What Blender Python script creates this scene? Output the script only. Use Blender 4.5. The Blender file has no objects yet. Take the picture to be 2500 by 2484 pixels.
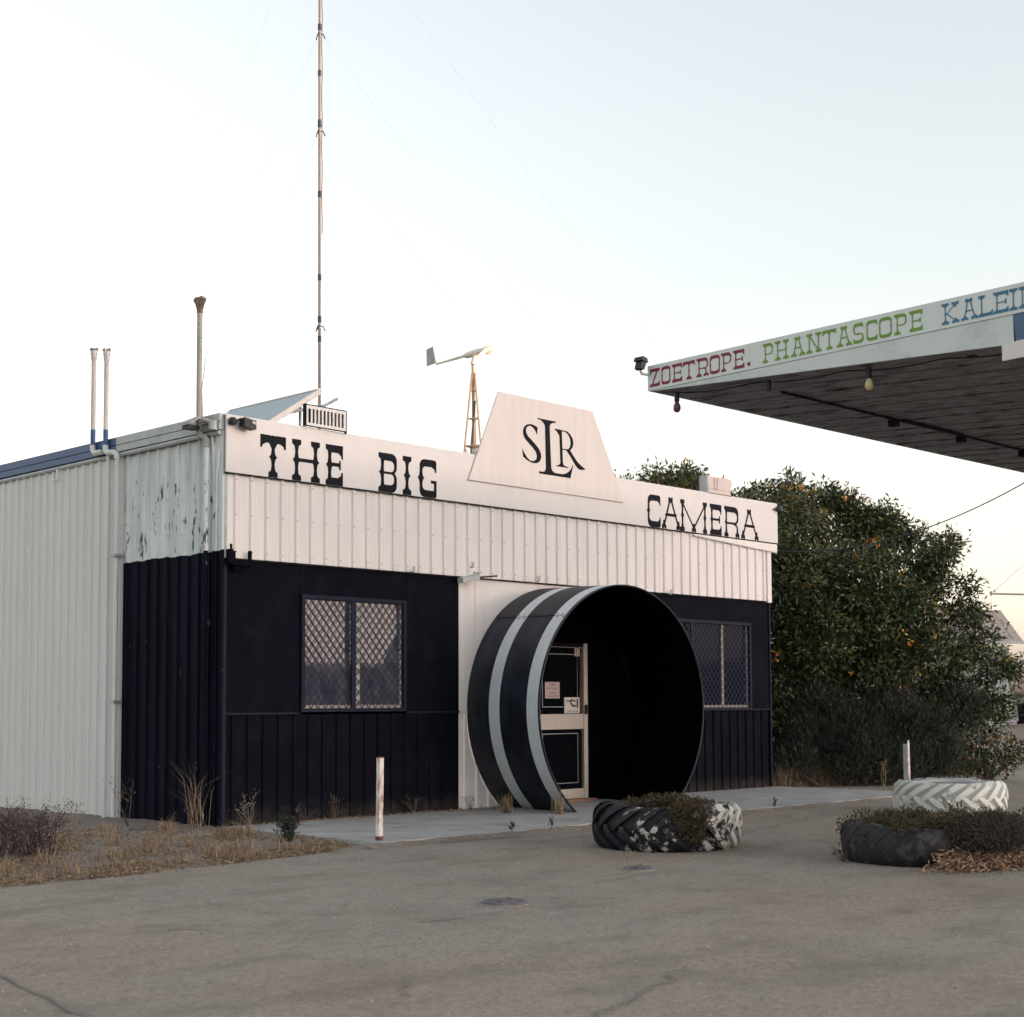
import bpy, math, random
import numpy as np
from mathutils import Vector, Matrix, geometry

random.seed(7)
rng = np.random.default_rng(11)
sc = bpy.context.scene
COL = sc.collection
PI = math.pi

# ------------------------------------------------------------------ camera
cd = bpy.data.cameras.new('camera')
cam = bpy.data.objects.new('camera', cd)
COL.objects.link(cam)
CR, CU, CF = (0.69678455, -0.71726798, -0.00423397), (-0.04276287, -0.04743252, 0.99795866), (0.71600462, 0.69518113, 0.06372268)
M = Matrix(((CR[0], CU[0], -CF[0], -10.2125), (CR[1], CU[1], -CF[1], -14.6595), (CR[2], CU[2], -CF[2], 1.4), (0, 0, 0, 1)))
cam.matrix_world = M
cd.sensor_width = 36
cd.lens = 52.695
cd.shift_y = 0.0984
cd.clip_start = 0.1
cd.clip_end = 6000
cd.dof.use_dof = True
cd.dof.focus_distance = 18.5
cd.dof.aperture_fstop = 3.2
sc.camera = cam

# ------------------------------------------------------------------ world, sun, exposure
SUN_AZ, SUN_EL = math.radians(162), math.radians(0.85)
w = bpy.data.worlds.new("World")
sc.world = w
w.use_nodes = True
nt = w.node_tree
bg = nt.nodes['Background']
sky = nt.nodes.new('ShaderNodeTexSky')
sky.sky_type = 'NISHITA'
sky.sun_disc = False
sky.sun_elevation = SUN_EL
sky.sun_rotation = SUN_AZ
sky.altitude = 0
sky.air_density = 1.0
sky.dust_density = 1.6
sky.ozone_density = 1.2
hs = nt.nodes.new('ShaderNodeHueSaturation')
hs.inputs['Saturation'].default_value = 0.36
nt.links.new(sky.outputs[0], hs.inputs['Color'])
wb = nt.nodes.new('ShaderNodeMix')
wb.data_type = 'RGBA'
wb.blend_type = 'MULTIPLY'
wb.inputs[0].default_value = 1.0
wb.inputs[7].default_value = (1.0, .985, .985, 1)   # slight film colour balance over the whole sky
nt.links.new(hs.outputs[0], wb.inputs[6])
nt.links.new(wb.outputs[2], bg.inputs[0])
bg.inputs[1].default_value = 0.15
sl = bpy.data.lights.new('sun', 'SUN')
sl.energy = 0.5
sl.angle = math.radians(0.55)
sl.color = (1.0, 0.66, 0.36)
so = bpy.data.objects.new('sun', sl)
COL.objects.link(so)
sd = Vector((math.sin(SUN_AZ) * math.cos(SUN_EL), math.cos(SUN_AZ) * math.cos(SUN_EL), math.sin(SUN_EL)))
so.rotation_euler = sd.to_track_quat('Z', 'Y').to_euler()
so.location = (0, -20, 30)
sc.view_settings.view_transform = 'Standard'
sc.view_settings.look = 'None'
sc.view_settings.gamma = 1
sc.view_settings.use_curve_mapping = False
sc.view_settings.exposure = 3.48
sc.render.engine = 'CYCLES'
sc.cycles.max_bounces = 6
sc.cycles.caustics_reflective = False
sc.cycles.caustics_refractive = False

# ------------------------------------------------------------------ helpers
def s2l(r, g, b):
    f = lambda c: (c / 255 / 12.92) if c / 255 <= .04045 else ((c / 255 + .055) / 1.055) ** 2.4
    return (f(r), f(g), f(b))

def N(t, kind, **kw):
    n = t.nodes.new(kind)
    for k, v in kw.items():
        setattr(n, k, v)
    return n

def ramp(t, src, stops):
    r = N(t, 'ShaderNodeValToRGB')
    e = r.color_ramp.elements
    e[0].position, e[0].color = stops[0][0], (*stops[0][1], 1) if len(stops[0][1]) == 3 else stops[0][1]
    e[1].position, e[1].color = stops[-1][0], (*stops[-1][1], 1)
    for p, c in stops[1:-1]:
        x = e.new(p)
        x.color = (*c, 1)
    t.links.new(src, r.inputs[0])
    return r.outputs[0]

def noise(t, vec, scale, detail=4, rough=.55, stretch=None):
    if stretch:
        m = N(t, 'ShaderNodeMapping')
        m.inputs['Scale'].default_value = stretch
        t.links.new(vec, m.inputs[0])
        vec = m.outputs[0]
    n = N(t, 'ShaderNodeTexNoise')
    n.inputs['Scale'].default_value = scale
    n.inputs['Detail'].default_value = detail
    n.inputs['Roughness'].default_value = rough
    t.links.new(vec, n.inputs['Vector'])
    return n.outputs['Fac']

def mix(t, fac, a, b):
    m = N(t, 'ShaderNodeMix', data_type='RGBA')
    for i, v in ((0, fac), (6, a), (7, b)):
        if isinstance(v, (int, float)):
            m.inputs[i].default_value = v
        elif isinstance(v, tuple):
            m.inputs[i].default_value = (*v[:3], 1)
        else:
            t.links.new(v, m.inputs[i])
    return m.outputs[2]

def math_(t, op, a, b=0.0, c=None, clamp=False):
    m = N(t, 'ShaderNodeMath', operation=op)
    m.use_clamp = clamp
    for i, v in enumerate((a, b) if c is None else (a, b, c)):
        if isinstance(v, (int, float)):
            m.inputs[i].default_value = v
        else:
            t.links.new(v, m.inputs[i])
    return m.outputs[0]

def newmat(name):
    m = bpy.data.materials.new(name)
    m.use_nodes = True
    t = m.node_tree
    b = t.nodes['Principled BSDF']
    g = N(t, 'ShaderNodeNewGeometry')
    return m, t, b, g.outputs['Position']

def bump(t, b, h, strength, dist=.01):
    n = N(t, 'ShaderNodeBump')
    n.inputs['Strength'].default_value = strength
    n.inputs['Distance'].default_value = dist
    t.links.new(h, n.inputs['Height'])
    t.links.new(n.outputs[0], b.inputs['Normal'])

def mat(name, c, rough=.6, var=.12, scale=6, metal=0, stretch=None, bmp=0, dirt_or_sheen=None, dirt_or_sheen_amt=.5, dirt_or_sheen_scale=3, spec=.5, dstretch=None):
    m, t, b, p = newmat(name)
    lo = tuple(x * (1 - var) for x in c)
    hi = tuple(min(1, x * (1 + var)) for x in c)
    n1 = noise(t, p, scale, 5, .6, stretch)
    col = ramp(t, n1, [(.3, lo), (.7, hi)])
    if dirt_or_sheen:
        n2 = noise(t, p, dirt_or_sheen_scale, 8, .7, dstretch)
        f = ramp(t, n2, [(1 - dirt_or_sheen_amt - .08, (0, 0, 0)), (1 - dirt_or_sheen_amt + .08, (1, 1, 1))])
        col = mix(t, f, col, dirt_or_sheen)
    t.links.new(col, b.inputs['Base Color'])
    b.inputs['Roughness'].default_value = rough
    b.inputs['Metallic'].default_value = metal
    b.inputs['Specular IOR Level'].default_value = spec
    if bmp:
        bump(t, b, n1, bmp)
    return m

class MB:
    """collects simple solids, then links them as one mesh object"""
    def __init__(s):
        s.v, s.f, s.m = [], [], []
    def add(s, vs, fs, mi=0):
        o = len(s.v)
        s.v += [tuple(map(float, q)) for q in vs]
        s.f += [[o + i for i in f] for f in fs]
        s.m += [mi] * len(fs)
        return s
    def box(s, x0, x1, y0, y1, z0, z1, mi=0):
        vs = [(x, y, z) for x in (x0, x1) for y in (y0, y1) for z in (z0, z1)]
        return s.add(vs, [(0, 1, 3, 2), (4, 6, 7, 5), (0, 4, 5, 1), (2, 3, 7, 6), (0, 2, 6, 4), (1, 5, 7, 3)], mi)
    def hexa(s, vs, mi=0):
        return s.add(vs, [(0, 1, 3, 2), (4, 6, 7, 5), (0, 4, 5, 1), (2, 3, 7, 6), (0, 2, 6, 4), (1, 5, 7, 3)], mi)
    def prism(s, poly, fn, d0, d1, mi=0):
        n = len(poly)
        vs = [fn(a, b, d0) for a, b in poly] + [fn(a, b, d1) for a, b in poly]
        fs = [tuple(range(n))[::-1], tuple(range(n, 2 * n))] + [(i, (i + 1) % n, n + (i + 1) % n, n + i) for i in range(n)]
        return s.add(vs, fs, mi)
    def tube(s, path, r, n=8, mi=0, cap=True):
        path = [Vector(p) for p in path]
        rs = r if isinstance(r, (list, tuple)) else [r] * len(path)
        vs, fs = [], []
        up = None
        for i, p in enumerate(path):
            d = (path[min(i + 1, len(path) - 1)] - path[max(i - 1, 0)]).normalized()
            if up is None or abs(d.dot(up)) > .97:
                up = Vector((0, 0, 1)) if abs(d.z) < .9 else Vector((1, 0, 0))
            a = d.cross(up).normalized()
            b = a.cross(d).normalized()
            up = b
            for k in range(n):
                t = 2 * PI * k / n
                vs.append(p + (a * math.cos(t) + b * math.sin(t)) * rs[i])
        for i in range(len(path) - 1):
            for k in range(n):
                fs.append((i * n + k, i * n + (k + 1) % n, (i + 1) * n + (k + 1) % n, (i + 1) * n + k))
        if cap:
            fs.append(tuple(range(n))[::-1])
            fs.append(tuple((len(path) - 1) * n + k for k in range(n)))
        return s.add(vs, fs, mi)
    def lathe(s, prof, c=(0, 0, 0), n=24, mi=0, closed=False):
        vs, fs = [], []
        for r, z in prof:
            for k in range(n):
                t = 2 * PI * k / n
                vs.append((c[0] + r * math.cos(t), c[1] + r * math.sin(t), c[2] + z))
        L = len(prof)
        for i in range(L if closed else L - 1):
            j = (i + 1) % L
            for k in range(n):
                fs.append((i * n + k, i * n + (k + 1) % n, j * n + (k + 1) % n, j * n + k))
        if not closed:
            if prof[0][0] > 1e-4:
                fs.append(tuple(range(n))[::-1])
            if prof[-1][0] > 1e-4:
                fs.append(tuple((L - 1) * n + k for k in range(n)))
        return s.add(vs, fs, mi)
    def mesh(s, name, mats, off=(0, 0, 0), smooth=False):
        me = bpy.data.meshes.new(name)
        o = off
        me.from_pydata([(a - o[0], b - o[1], c - o[2]) for a, b, c in s.v], [], s.f)
        for m in (mats if isinstance(mats, (list, tuple)) else [mats]):
            me.materials.append(m)
        if any(s.m):
            me.polygons.foreach_set('material_index', s.m)
        if smooth:
            me.polygons.foreach_set('use_smooth', [True] * len(me.polygons))
            me.set_sharp_from_angle(angle=math.radians(40))
        me.update()
        return me
    def build(s, name, mats, parent=None, smooth=False):
        return link(name, s.mesh(name, mats, origin(parent), smooth), parent)

def origin(p):
    o = Vector((0, 0, 0))
    while p is not None:
        o += p.location
        p = p.parent
    return o

def link(name, me, parent=None, loc=None):
    o = bpy.data.objects.new(name, me)
    COL.objects.link(o)
    if parent is not None:
        o.parent = parent
    if loc is not None:
        o.location = Vector(loc) - origin(parent)
    return o

def tag(o, label=None, cat=None, group=None, kind=None):
    for k, v in (('label', label), ('category', cat), ('group', group), ('kind', kind)):
        if v:
            o[k] = v
    return o

def thing(name, loc, label, cat, group=None):
    o = bpy.data.objects.new(name, None)
    COL.objects.link(o)
    o.location = loc
    o.empty_display_size = .2
    return tag(o, label, cat, group)

def np_mesh(name, verts, faces4, mats, midx=None, parent=None, smooth=False):
    verts = np.asarray(verts, np.float32)
    verts = verts - np.array(origin(parent), np.float32)
    faces4 = np.asarray(faces4, np.int32)
    k = faces4.shape[1]
    me = bpy.data.meshes.new(name)
    me.vertices.add(len(verts))
    me.vertices.foreach_set('co', verts.ravel())
    me.loops.add(faces4.size)
    me.loops.foreach_set('vertex_index', faces4.ravel())
    me.polygons.add(len(faces4))
    me.polygons.foreach_set('loop_start', np.arange(0, faces4.size, k, dtype=np.int32))
    for m in (mats if isinstance(mats, (list, tuple)) else [mats]):
        me.materials.append(m)
    if midx is not None:
        me.polygons.foreach_set('material_index', np.asarray(midx, np.int32))
    if smooth:
        me.polygons.foreach_set('use_smooth', np.ones(len(faces4), bool))
    me.update(calc_edges=True)
    return link(name, me, parent)

def unit(a):
    return a / np.maximum(np.linalg.norm(a, axis=1, keepdims=True), 1e-9)

def leaves(name, P, D, L, W, mats, midx, parent=None):
    """one rhombic leaf per point"""
    n = len(P)
    D = unit(D)
    sv = unit(np.cross(D, rng.normal(size=(n, 3))))
    L = np.broadcast_to(L, n)[:, None]
    W = np.broadcast_to(W, n)[:, None]
    mid = P + D * L * .45
    V = np.stack([P, mid + sv * W * .5, P + D * L, mid - sv * W * .5], 1).reshape(-1, 3)
    F = np.arange(n * 4).reshape(n, 4)
    return np_mesh(name, V, F, mats, midx, parent)

def blades(name, P, H, lean, W, mats, midx, parent=None):
    """curved grass blades: two quads each"""
    n = len(P)
    a = rng.uniform(0, 2 * PI, n)
    d = np.stack([np.cos(a), np.sin(a), np.zeros(n)], 1)
    sd_ = np.stack([-np.sin(a), np.cos(a), np.zeros(n)], 1)
    H = np.broadcast_to(H, n)[:, None]
    lean = np.broadcast_to(lean, n)[:, None]
    W = np.broadcast_to(W, n)[:, None]
    up = np.array([0, 0, 1.])
    m_ = P + up * H * .6 + d * lean * H * .3
    t_ = P + up * H * (1 - .25 * lean) + d * lean * H
    V = np.stack([P - sd_ * W / 2, P + sd_ * W / 2, m_ + sd_ * W * .4, m_ - sd_ * W * .4, t_ + sd_ * W * .08, t_ - sd_ * W * .08], 1).reshape(-1, 3)
    b = np.arange(n)[:, None] * 6
    F = np.concatenate([b + [0, 1, 2, 3], b + [3, 2, 4, 5]], 0)
    return np_mesh(name, V, F, mats, np.concatenate([midx, midx]), parent)

# ------------------------------------------------------------------ materials
WHITE = (.77, .725, .705)
def paint(name, c, streak=.05, dirt_or_sheen=None, rough=.55):
    m, t, b, p = newmat(name)
    n1 = noise(t, p, 3.0, 6, .6, (2.2, 2.2, .25))
    n2 = noise(t, p, 22, 4, .6)
    col = ramp(t, n1, [(.3, tuple(x * (1 - streak * 1.6) for x in c)), (.72, tuple(min(1, x * (1 + streak)) for x in c))])
    col = mix(t, math_(t, 'MULTIPLY', n2, .10), col, tuple(x * .8 for x in c))
    if dirt_or_sheen:
        n3 = noise(t, p, 9, 8, .72, (1, 1, .3))
        col = mix(t, ramp(t, n3, [(.62, (0, 0, 0)), (.74, (.75, .75, .75))]), col, dirt_or_sheen)
    t.links.new(col, b.inputs['Base Color'])
    b.inputs['Roughness'].default_value = rough
    b.inputs['Specular IOR Level'].default_value = .35
    return m

M_white = paint('white_paint', WHITE, .045, (.62, .54, .49))
M_sign = paint('sign_paint', (.68, .645, .63), .02)
M_trap = paint('trapezoid_paint', (.66, .605, .575), .04)
M_door = paint('door_paint', (.42, .385, .35), .05)
def navy_mat():
    m = mat('navy_paint', (.0028, .0032, .0074), .75, .35, 2.2, dirt_or_sheen=(.0062, .0072, .0145), dirt_or_sheen_amt=.42, dirt_or_sheen_scale=2.5, spec=.07)
    t = m.node_tree
    b = t.nodes['Principled BSDF']
    src = b.inputs['Base Color'].links[0].from_socket
    g = N(t, 'ShaderNodeNewGeometry').outputs['Position']
    sp = N(t, 'ShaderNodeSeparateXYZ')
    t.links.new(g, sp.inputs[0])
    n = noise(t, g, 7, 7, .7)
    f = math_(t, 'SUBTRACT', math_(t, 'MULTIPLY', n, .62), math_(t, 'ADD', sp.outputs['Z'], .10))
    f = math_(t, 'MULTIPLY', f, 4.0, clamp=True)
    scr = noise(t, g, 11, 9, .78, (.5, .5, 2.2))
    col = mix(t, ramp(t, scr, [(.70, (0, 0, 0)), (.78, (.5, .5, .5))]), src, (.03, .034, .05))
    t.links.new(mix(t, math_(t, 'MULTIPLY', f, .7), col, (.045, .038, .034)), b.inputs['Base Color'])
    return m
M_navy = navy_mat()
M_navyframe = mat('navy_frame_paint', (.0075, .0105, .027), .6, .3, 9, spec=.15)
M_letter = mat('sign_black_paint', (.006, .0072, .012), .7, .15, 12, spec=.12)
M_farwall = paint('side_white_sheet', (.64, .66, .65), .03, None, .5)
M_concrete = mat('concrete', (.33, .335, .33), .9, .16, 2.5, bmp=.15, dirt_or_sheen=(.235, .205, .17), dirt_or_sheen_amt=.40, dirt_or_sheen_scale=1.6)
M_galv = mat('galvanised_steel', (.36, .38, .39), .5, .2, 5, metal=.35)
M_grey = mat('grey_painted_steel', (.40, .43, .43), .55, .16, 5, dirt_or_sheen=(.2, .22, .23), dirt_or_sheen_amt=.35, dirt_or_sheen_scale=7)
M_blue = mat('blue_painted_steel', (.035, .085, .20), .5, .12, 5)
M_pvc = mat('pale_pipe', (.55, .51, .48), .5, .10, 6, dirt_or_sheen=(.2, .21, .22), dirt_or_sheen_amt=.33, dirt_or_sheen_scale=6, dstretch=(1, 1, .35))
M_pvcgrey = mat('grey_weathered_pipe', (.32, .31, .29), .55, .2, 6)
M_rustcap = mat('rusty_cap', (.17, .11, .085), .7, .3, 20)
M_black = mat('black_plastic', (.005, .0055, .007), .55, .2, 10)
M_dark = mat('dark_gap', (.008, .008, .009), .9, .1, 5)
M_soffit = mat('flaking_soffit_paint', (.27, .268, .295), .8, .18, 6, dirt_or_sheen=(.05, .046, .052), dirt_or_sheen_amt=.45, dirt_or_sheen_scale=3.2, dstretch=(4.2, 1.1, 1))
M_fascia = paint('canopy_fascia_paint', (.64, .69, .68), .03)
M_fascia2 = mat('canopy_lower_fascia_paint', (.57, .62, .61), .6, .07, 1.2, dirt_or_sheen=(.42, .50, .50), dirt_or_sheen_amt=.42, dirt_or_sheen_scale=3)
M_red = mat('crimson_paint', (.19, .008, .028), .6, .1, 10)
M_green = mat('lime_paint', (.13, .27, .025), .6, .1, 10)
M_sky = mat('light_blue_paint', (.035, .16, .27), .6, .12, 10)
M_bluepanel = mat('faded_blue_panel', (.06, .13, .22), .6, .2, 4, dirt_or_sheen=(.4, .45, .45), dirt_or_sheen_amt=.3, dirt_or_sheen_scale=5)
M_mast = mat('mast_steel', (.24, .185, .15), .55, .14, 3)
M_tower = mat('rusty_tower_steel', (.36, .25, .17), .6, .2, 6)
M_turb = mat('turbine_white', (.74, .70, .62), .45, .06, 5)
M_fin = mat('fin_grey', (.36, .36, .34), .6, .1, 5)
M_solar = mat('panel_back_sheet', (.34, .40, .43), .5, .08, 3)
M_rail = mat('pale_rail', (.62, .57, .53), .5, .08, 4)
M_wire = mat('wire_steel', (.30, .28, .27), .6, .1, 5)
M_cable = mat('black_cable', (.03, .035, .045), .6, .1, 5)
M_rim = mat('lens_edge', (.012, .014, .024), .45, .2, 6)
M_lens = mat('lens_black', (.0035, .0045, .0115), .55, .35, 2.0, dirt_or_sheen=(.014, .022, .040), dirt_or_sheen_amt=.45, dirt_or_sheen_scale=1.5, spec=.4, dstretch=(.6, 2.2, 1))  # bluish patches: faded streaks plus sky reflection put into the colour
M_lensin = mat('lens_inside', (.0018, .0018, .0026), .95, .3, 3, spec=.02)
M_stripe = mat('lens_white_stripe', (.62, .67, .71), .5, .06, 4, spec=.4)
M_paper = mat('pink_paper', (.40, .32, .31), .8, .05, 15)
M_card = mat('white_card', (.50, .49, .47), .7, .05, 15)
M_ink = mat('ink', (.03, .03, .035), .7, .1, 10)
M_redtrim = mat('red_curtain', (.05, .008, .010), .7, .3, 9)
M_post = mat('rusty_white_post', (.66, .62, .59), .6, .08, 8, dirt_or_sheen=(.22, .10, .07), dirt_or_sheen_amt=.455, dirt_or_sheen_scale=9, dstretch=(1.5, 1.5, .5))
M_rust = mat('rust', (.11, .05, .04), .85, .3, 20)
M_cover = mat('iron_cover', (.085, .085, .10), .7, .3, 25, bmp=.4, dirt_or_sheen=(.20, .17, .145), dirt_or_sheen_amt=.38, dirt_or_sheen_scale=14)
M_bulbp = mat('purple_bulb', (.12, .035, .065), .3, .1, 5)
M_bulby = mat('yellow_bulb', (.50, .42, .22), .3, .1, 5)
M_roofshed = mat('shed_roof_sheet', (.34, .29, .26), .6, .1, 2)
M_wallshed = mat('shed_wall_sheet', (.36, .40, .39), .6, .07, 1)
M_bark = mat('bark', (.075, .06, .05), .9, .3, 12, bmp=.4)
M_twig = mat('dry_twig', (.26, .19, .13), .9, .25, 12)
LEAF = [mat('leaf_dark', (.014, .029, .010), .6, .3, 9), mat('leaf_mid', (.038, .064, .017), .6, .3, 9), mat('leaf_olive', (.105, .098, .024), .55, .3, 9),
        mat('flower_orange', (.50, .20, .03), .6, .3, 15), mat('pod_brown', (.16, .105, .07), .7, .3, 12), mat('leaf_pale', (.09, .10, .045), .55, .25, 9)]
SHRUB = [mat('grey_leaf', (.020, .030, .022), .7, .3, 8), mat('grey_leaf_dark', (.010, .014, .011), .7, .3, 8), mat('straw_leaf', (.07, .065, .045), .8, .3, 9)]
DRY = [mat('straw', (.27, .20, .125), .9, .25, 20), mat('straw_grey', (.20, .165, .125), .9, .25, 20), mat('straw_dark', (.10, .07, .05), .9, .3, 20), mat('straw_gold', (.32, .22, .12), .9, .25, 20)]
REDW = [mat('red_weed', (.095, .050, .048), .9, .3, 20), mat('red_weed_dark', (.045, .028, .030), .9, .3, 20), mat('grey_weed', (.13, .11, .10), .9, .3, 20)]
SUCC = [mat('succulent_brown', (.060, .042, .020), .8, .35, 25), mat('succulent_green', (.060, .068, .020), .8, .3, 25), mat('succulent_red', (.085, .035, .024), .8, .3, 25), mat('succulent_dead', (.030, .024, .024), .9, .3, 25)]
LITTER = [mat('leaf_litter', (.26, .16, .10), .9, .3, 25), mat('leaf_litter_pale', (.34, .24, .16), .9, .3, 25), mat('leaf_litter_dark', (.10, .06, .04), .9, .3, 25)]
M_soil = mat('soil', (.09, .065, .05), .95, .3, 12, bmp=.4)

M_mesh = mat('security_mesh_steel', (.018, .022, .045), .6, .2, 9, spec=.2)
def glass_mat(name, tint, spec=.5, ior=1.5, alpha_fac=.0):
    m, t, b, p = newmat(name)
    b.inputs['Base Color'].default_value = (*tint, 1)
    b.inputs['Roughness'].default_value = .03
    b.inputs['IOR'].default_value = ior
    b.inputs['Specular IOR Level'].default_value = spec
    return m
M_glass = glass_mat('dark_window_glass', (.004, .005, .007), .5, 1.5)
M_refl = glass_mat('reflection_tinted_glass', (.075, .08, .105), .5, 1.47)  # reflection tone put into the base colour, with blotches for curtain clutter inside
_t = M_refl.node_tree
_p = N(_t, 'ShaderNodeNewGeometry').outputs['Position']
_t.links.new(ramp(_t, noise(_t, _p, 4.5, 6, .65, (1.4, 1, .9)), [(.35, (.030, .034, .055)), (.52, (.075, .08, .105)), (.70, (.14, .135, .14))]), _t.nodes['Principled BSDF'].inputs['Base Color'])
M_dimglass = glass_mat('dim_reflection_glass', (.010, .012, .022), .15, 1.25)  # reflection weakened in the material to stand for dark surroundings mirrored there

def ground_mat(name, base, lo, brown, speck, brown_amt=.5, fine=90):
    m, t, b, p = newmat(name)
    n1 = noise(t, p, .55, 6, .6)
    n2 = noise(t, p, fine, 3, .6)
    n3 = noise(t, p, 3.2, 7, .65)
    n4 = noise(t, p, .22, 4, .5, (1, 1.7, 1))
    col = ramp(t, n3, [(.30, lo), (.68, base)])
    f = ramp(t, n4, [(brown_amt - .10, (0, 0, 0)), (brown_amt + .14, (1, 1, 1))])
    col = mix(t, math_(t, 'MULTIPLY', f, .95), col, brown)
    f1 = ramp(t, n1, [(.42, (0, 0, 0)), (.66, (.55, .55, .55))])
    col = mix(t, f1, col, tuple(x * 1.18 for x in base))
    sp = ramp(t, n2, [(.33, (0, 0, 0)), (.45, (.5, .5, .5)), (.60, (1, 1, 1))])
    col2 = mix(t, sp, tuple(x * .36 for x in base), tuple(min(1, x * 1.55) for x in base))
    col = mix(t, .42, col, col2)
    n5 = noise(t, p, fine * .33, 4, .7)
    sp5 = ramp(t, n5, [(.36, (0, 0, 0)), (.5, (.55, .55, .55)), (.64, (1, 1, 1))])
    col = mix(t, .38, col, mix(t, sp5, tuple(x * .40 for x in base), tuple(min(1, x * 1.42) for x in base)))
    n6 = noise(t, p, .9, 7, .7, (1, 1.6, 1))
    col = mix(t, math_(t, 'MULTIPLY', ramp(t, n6, [(.48, (0, 0, 0)), (.66, (1, 1, 1))]), .62), col, tuple(x * .58 for x in base))
    v = N(t, 'ShaderNodeTexVoronoi')
    v.inputs['Scale'].default_value = 26
    t.links.new(p, v.inputs['Vector'])
    pits = ramp(t, v.outputs['Distance'], [(.07, (1, 1, 1)), (.17, (0, 0, 0))])
    gate = ramp(t, noise(t, p, 2.2, 5, .6), [(.48, (0, 0, 0)), (.62, (1, 1, 1))])
    col = mix(t, math_(t, 'MULTIPLY', math_(t, 'MULTIPLY', pits, gate), .55), col, speck)
    # hairline cracks
    w_ = N(t, 'ShaderNodeTexVoronoi', feature='DISTANCE_TO_EDGE')
    w_.inputs['Scale'].default_value = .42
    wp = N(t, 'ShaderNodeTexNoise')
    wp.inputs['Scale'].default_value = 1.4
    wp.inputs['Detail'].default_value = 6
    t.links.new(p, wp.inputs['Vector'])
    va = N(t, 'ShaderNodeVectorMath', operation='SCALE')
    va.inputs['Scale'].default_value = .9
    t.links.new(wp.outputs['Color'], va.inputs[0])
    vb = N(t, 'ShaderNodeVectorMath', operation='ADD')
    t.links.new(p, vb.inputs[0])
    t.links.new(va.outputs[0], vb.inputs[1])
    t.links.new(vb.outputs[0], w_.inputs['Vector'])
    ck = ramp(t, w_.outputs['Distance'], [(.004, (1, 1, 1)), (.013, (0, 0, 0))])
    cg = ramp(t, noise(t, p, .35, 3, .5), [(.56, (0, 0, 0)), (.66, (1, 1, 1))])
    col = mix(t, math_(t, 'MULTIPLY', math_(t, 'MULTIPLY', ck, cg), .45), col, speck)
    t.links.new(col, b.inputs['Base Color'])
    b.inputs['Roughness'].default_value = .95
    b.inputs['Specular IOR Level'].default_value = .2
    h = math_(t, 'ADD', math_(t, 'MULTIPLY', n2, .6), math_(t, 'MULTIPLY', n3, .8))
    bump(t, b, h, .9, .025)
    return m
M_asphalt = ground_mat('worn_gravel_asphalt', (.292, .260, .222), (.196, .186, .174), (.300, .205, .140), (.075, .072, .074), .52)
M_dirt = ground_mat('grey_dirt', (.215, .19, .17), (.13, .12, .112), (.24, .175, .125), (.04, .035, .033), .46, 60)
M_plain = ground_mat('far_ground', (.20, .165, .13), (.15, .125, .10), (.22, .16, .11), (.10, .08, .06), .48, 20)
M_crack = mat('crack_tar', (.155, .142, .132), .9, .3, 20)
M_patch = mat('asphalt_patch', (.218, .208, .195), .95, .35, 40, bmp=.3, dirt_or_sheen=(.285, .25, .215), dirt_or_sheen_amt=.56, dirt_or_sheen_scale=5)

def side_mat():
    """near side wall: white flaking to grey above a ragged line, navy below"""
    m, t, b, p = newmat('side_wall_two_tone_paint')
    sep = N(t, 'ShaderNodeSeparateXYZ')
    t.links.new(p, sep.inputs[0])
    n = noise(t, p, 5, 5, .6, (1, 1, .4))
    z = math_(t, 'ADD', sep.outputs['Z'], math_(t, 'MULTIPLY', math_(t, 'SUBTRACT', n, .5), .09))
    below = math_(t, 'LESS_THAN', z, 3.225)
    wn = noise(t, p, 2.6, 6, .65, (2, 2, .3))
    white = ramp(t, wn, [(.3, (.50, .55, .56)), (.7, (.76, .79, .79))])
    fl = noise(t, p, 6, 9, .75, (1.6, 1.6, .42))
    zz = math_(t, 'MULTIPLY', math_(t, 'ABSOLUTE', math_(t, 'SUBTRACT', sep.outputs['Z'], 3.65)), .09)
    flm = math_(t, 'GREATER_THAN', math_(t, 'SUBTRACT', fl, zz), .555)
    white = mix(t, flm, white, (.085, .11, .14))
    nn = noise(t, p, 2, 5, .6, (2, 2, .3))
    navy = ramp(t, nn, [(.35, (.0020, .0026, .008)), (.7, (.0050, .0065, .018))])
    chip = noise(t, p, 7, 9, .75, (1, 2.4, .5))
    navy = mix(t, math_(t, 'GREATER_THAN', chip, .66), navy, (.22, .26, .28))
    col = mix(t, below, white, navy)
    t.links.new(col, b.inputs['Base Color'])
    b.inputs['Roughness'].default_value = .7
    b.inputs['Specular IOR Level'].default_value = .08
    return m
M_side = side_mat()

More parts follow.
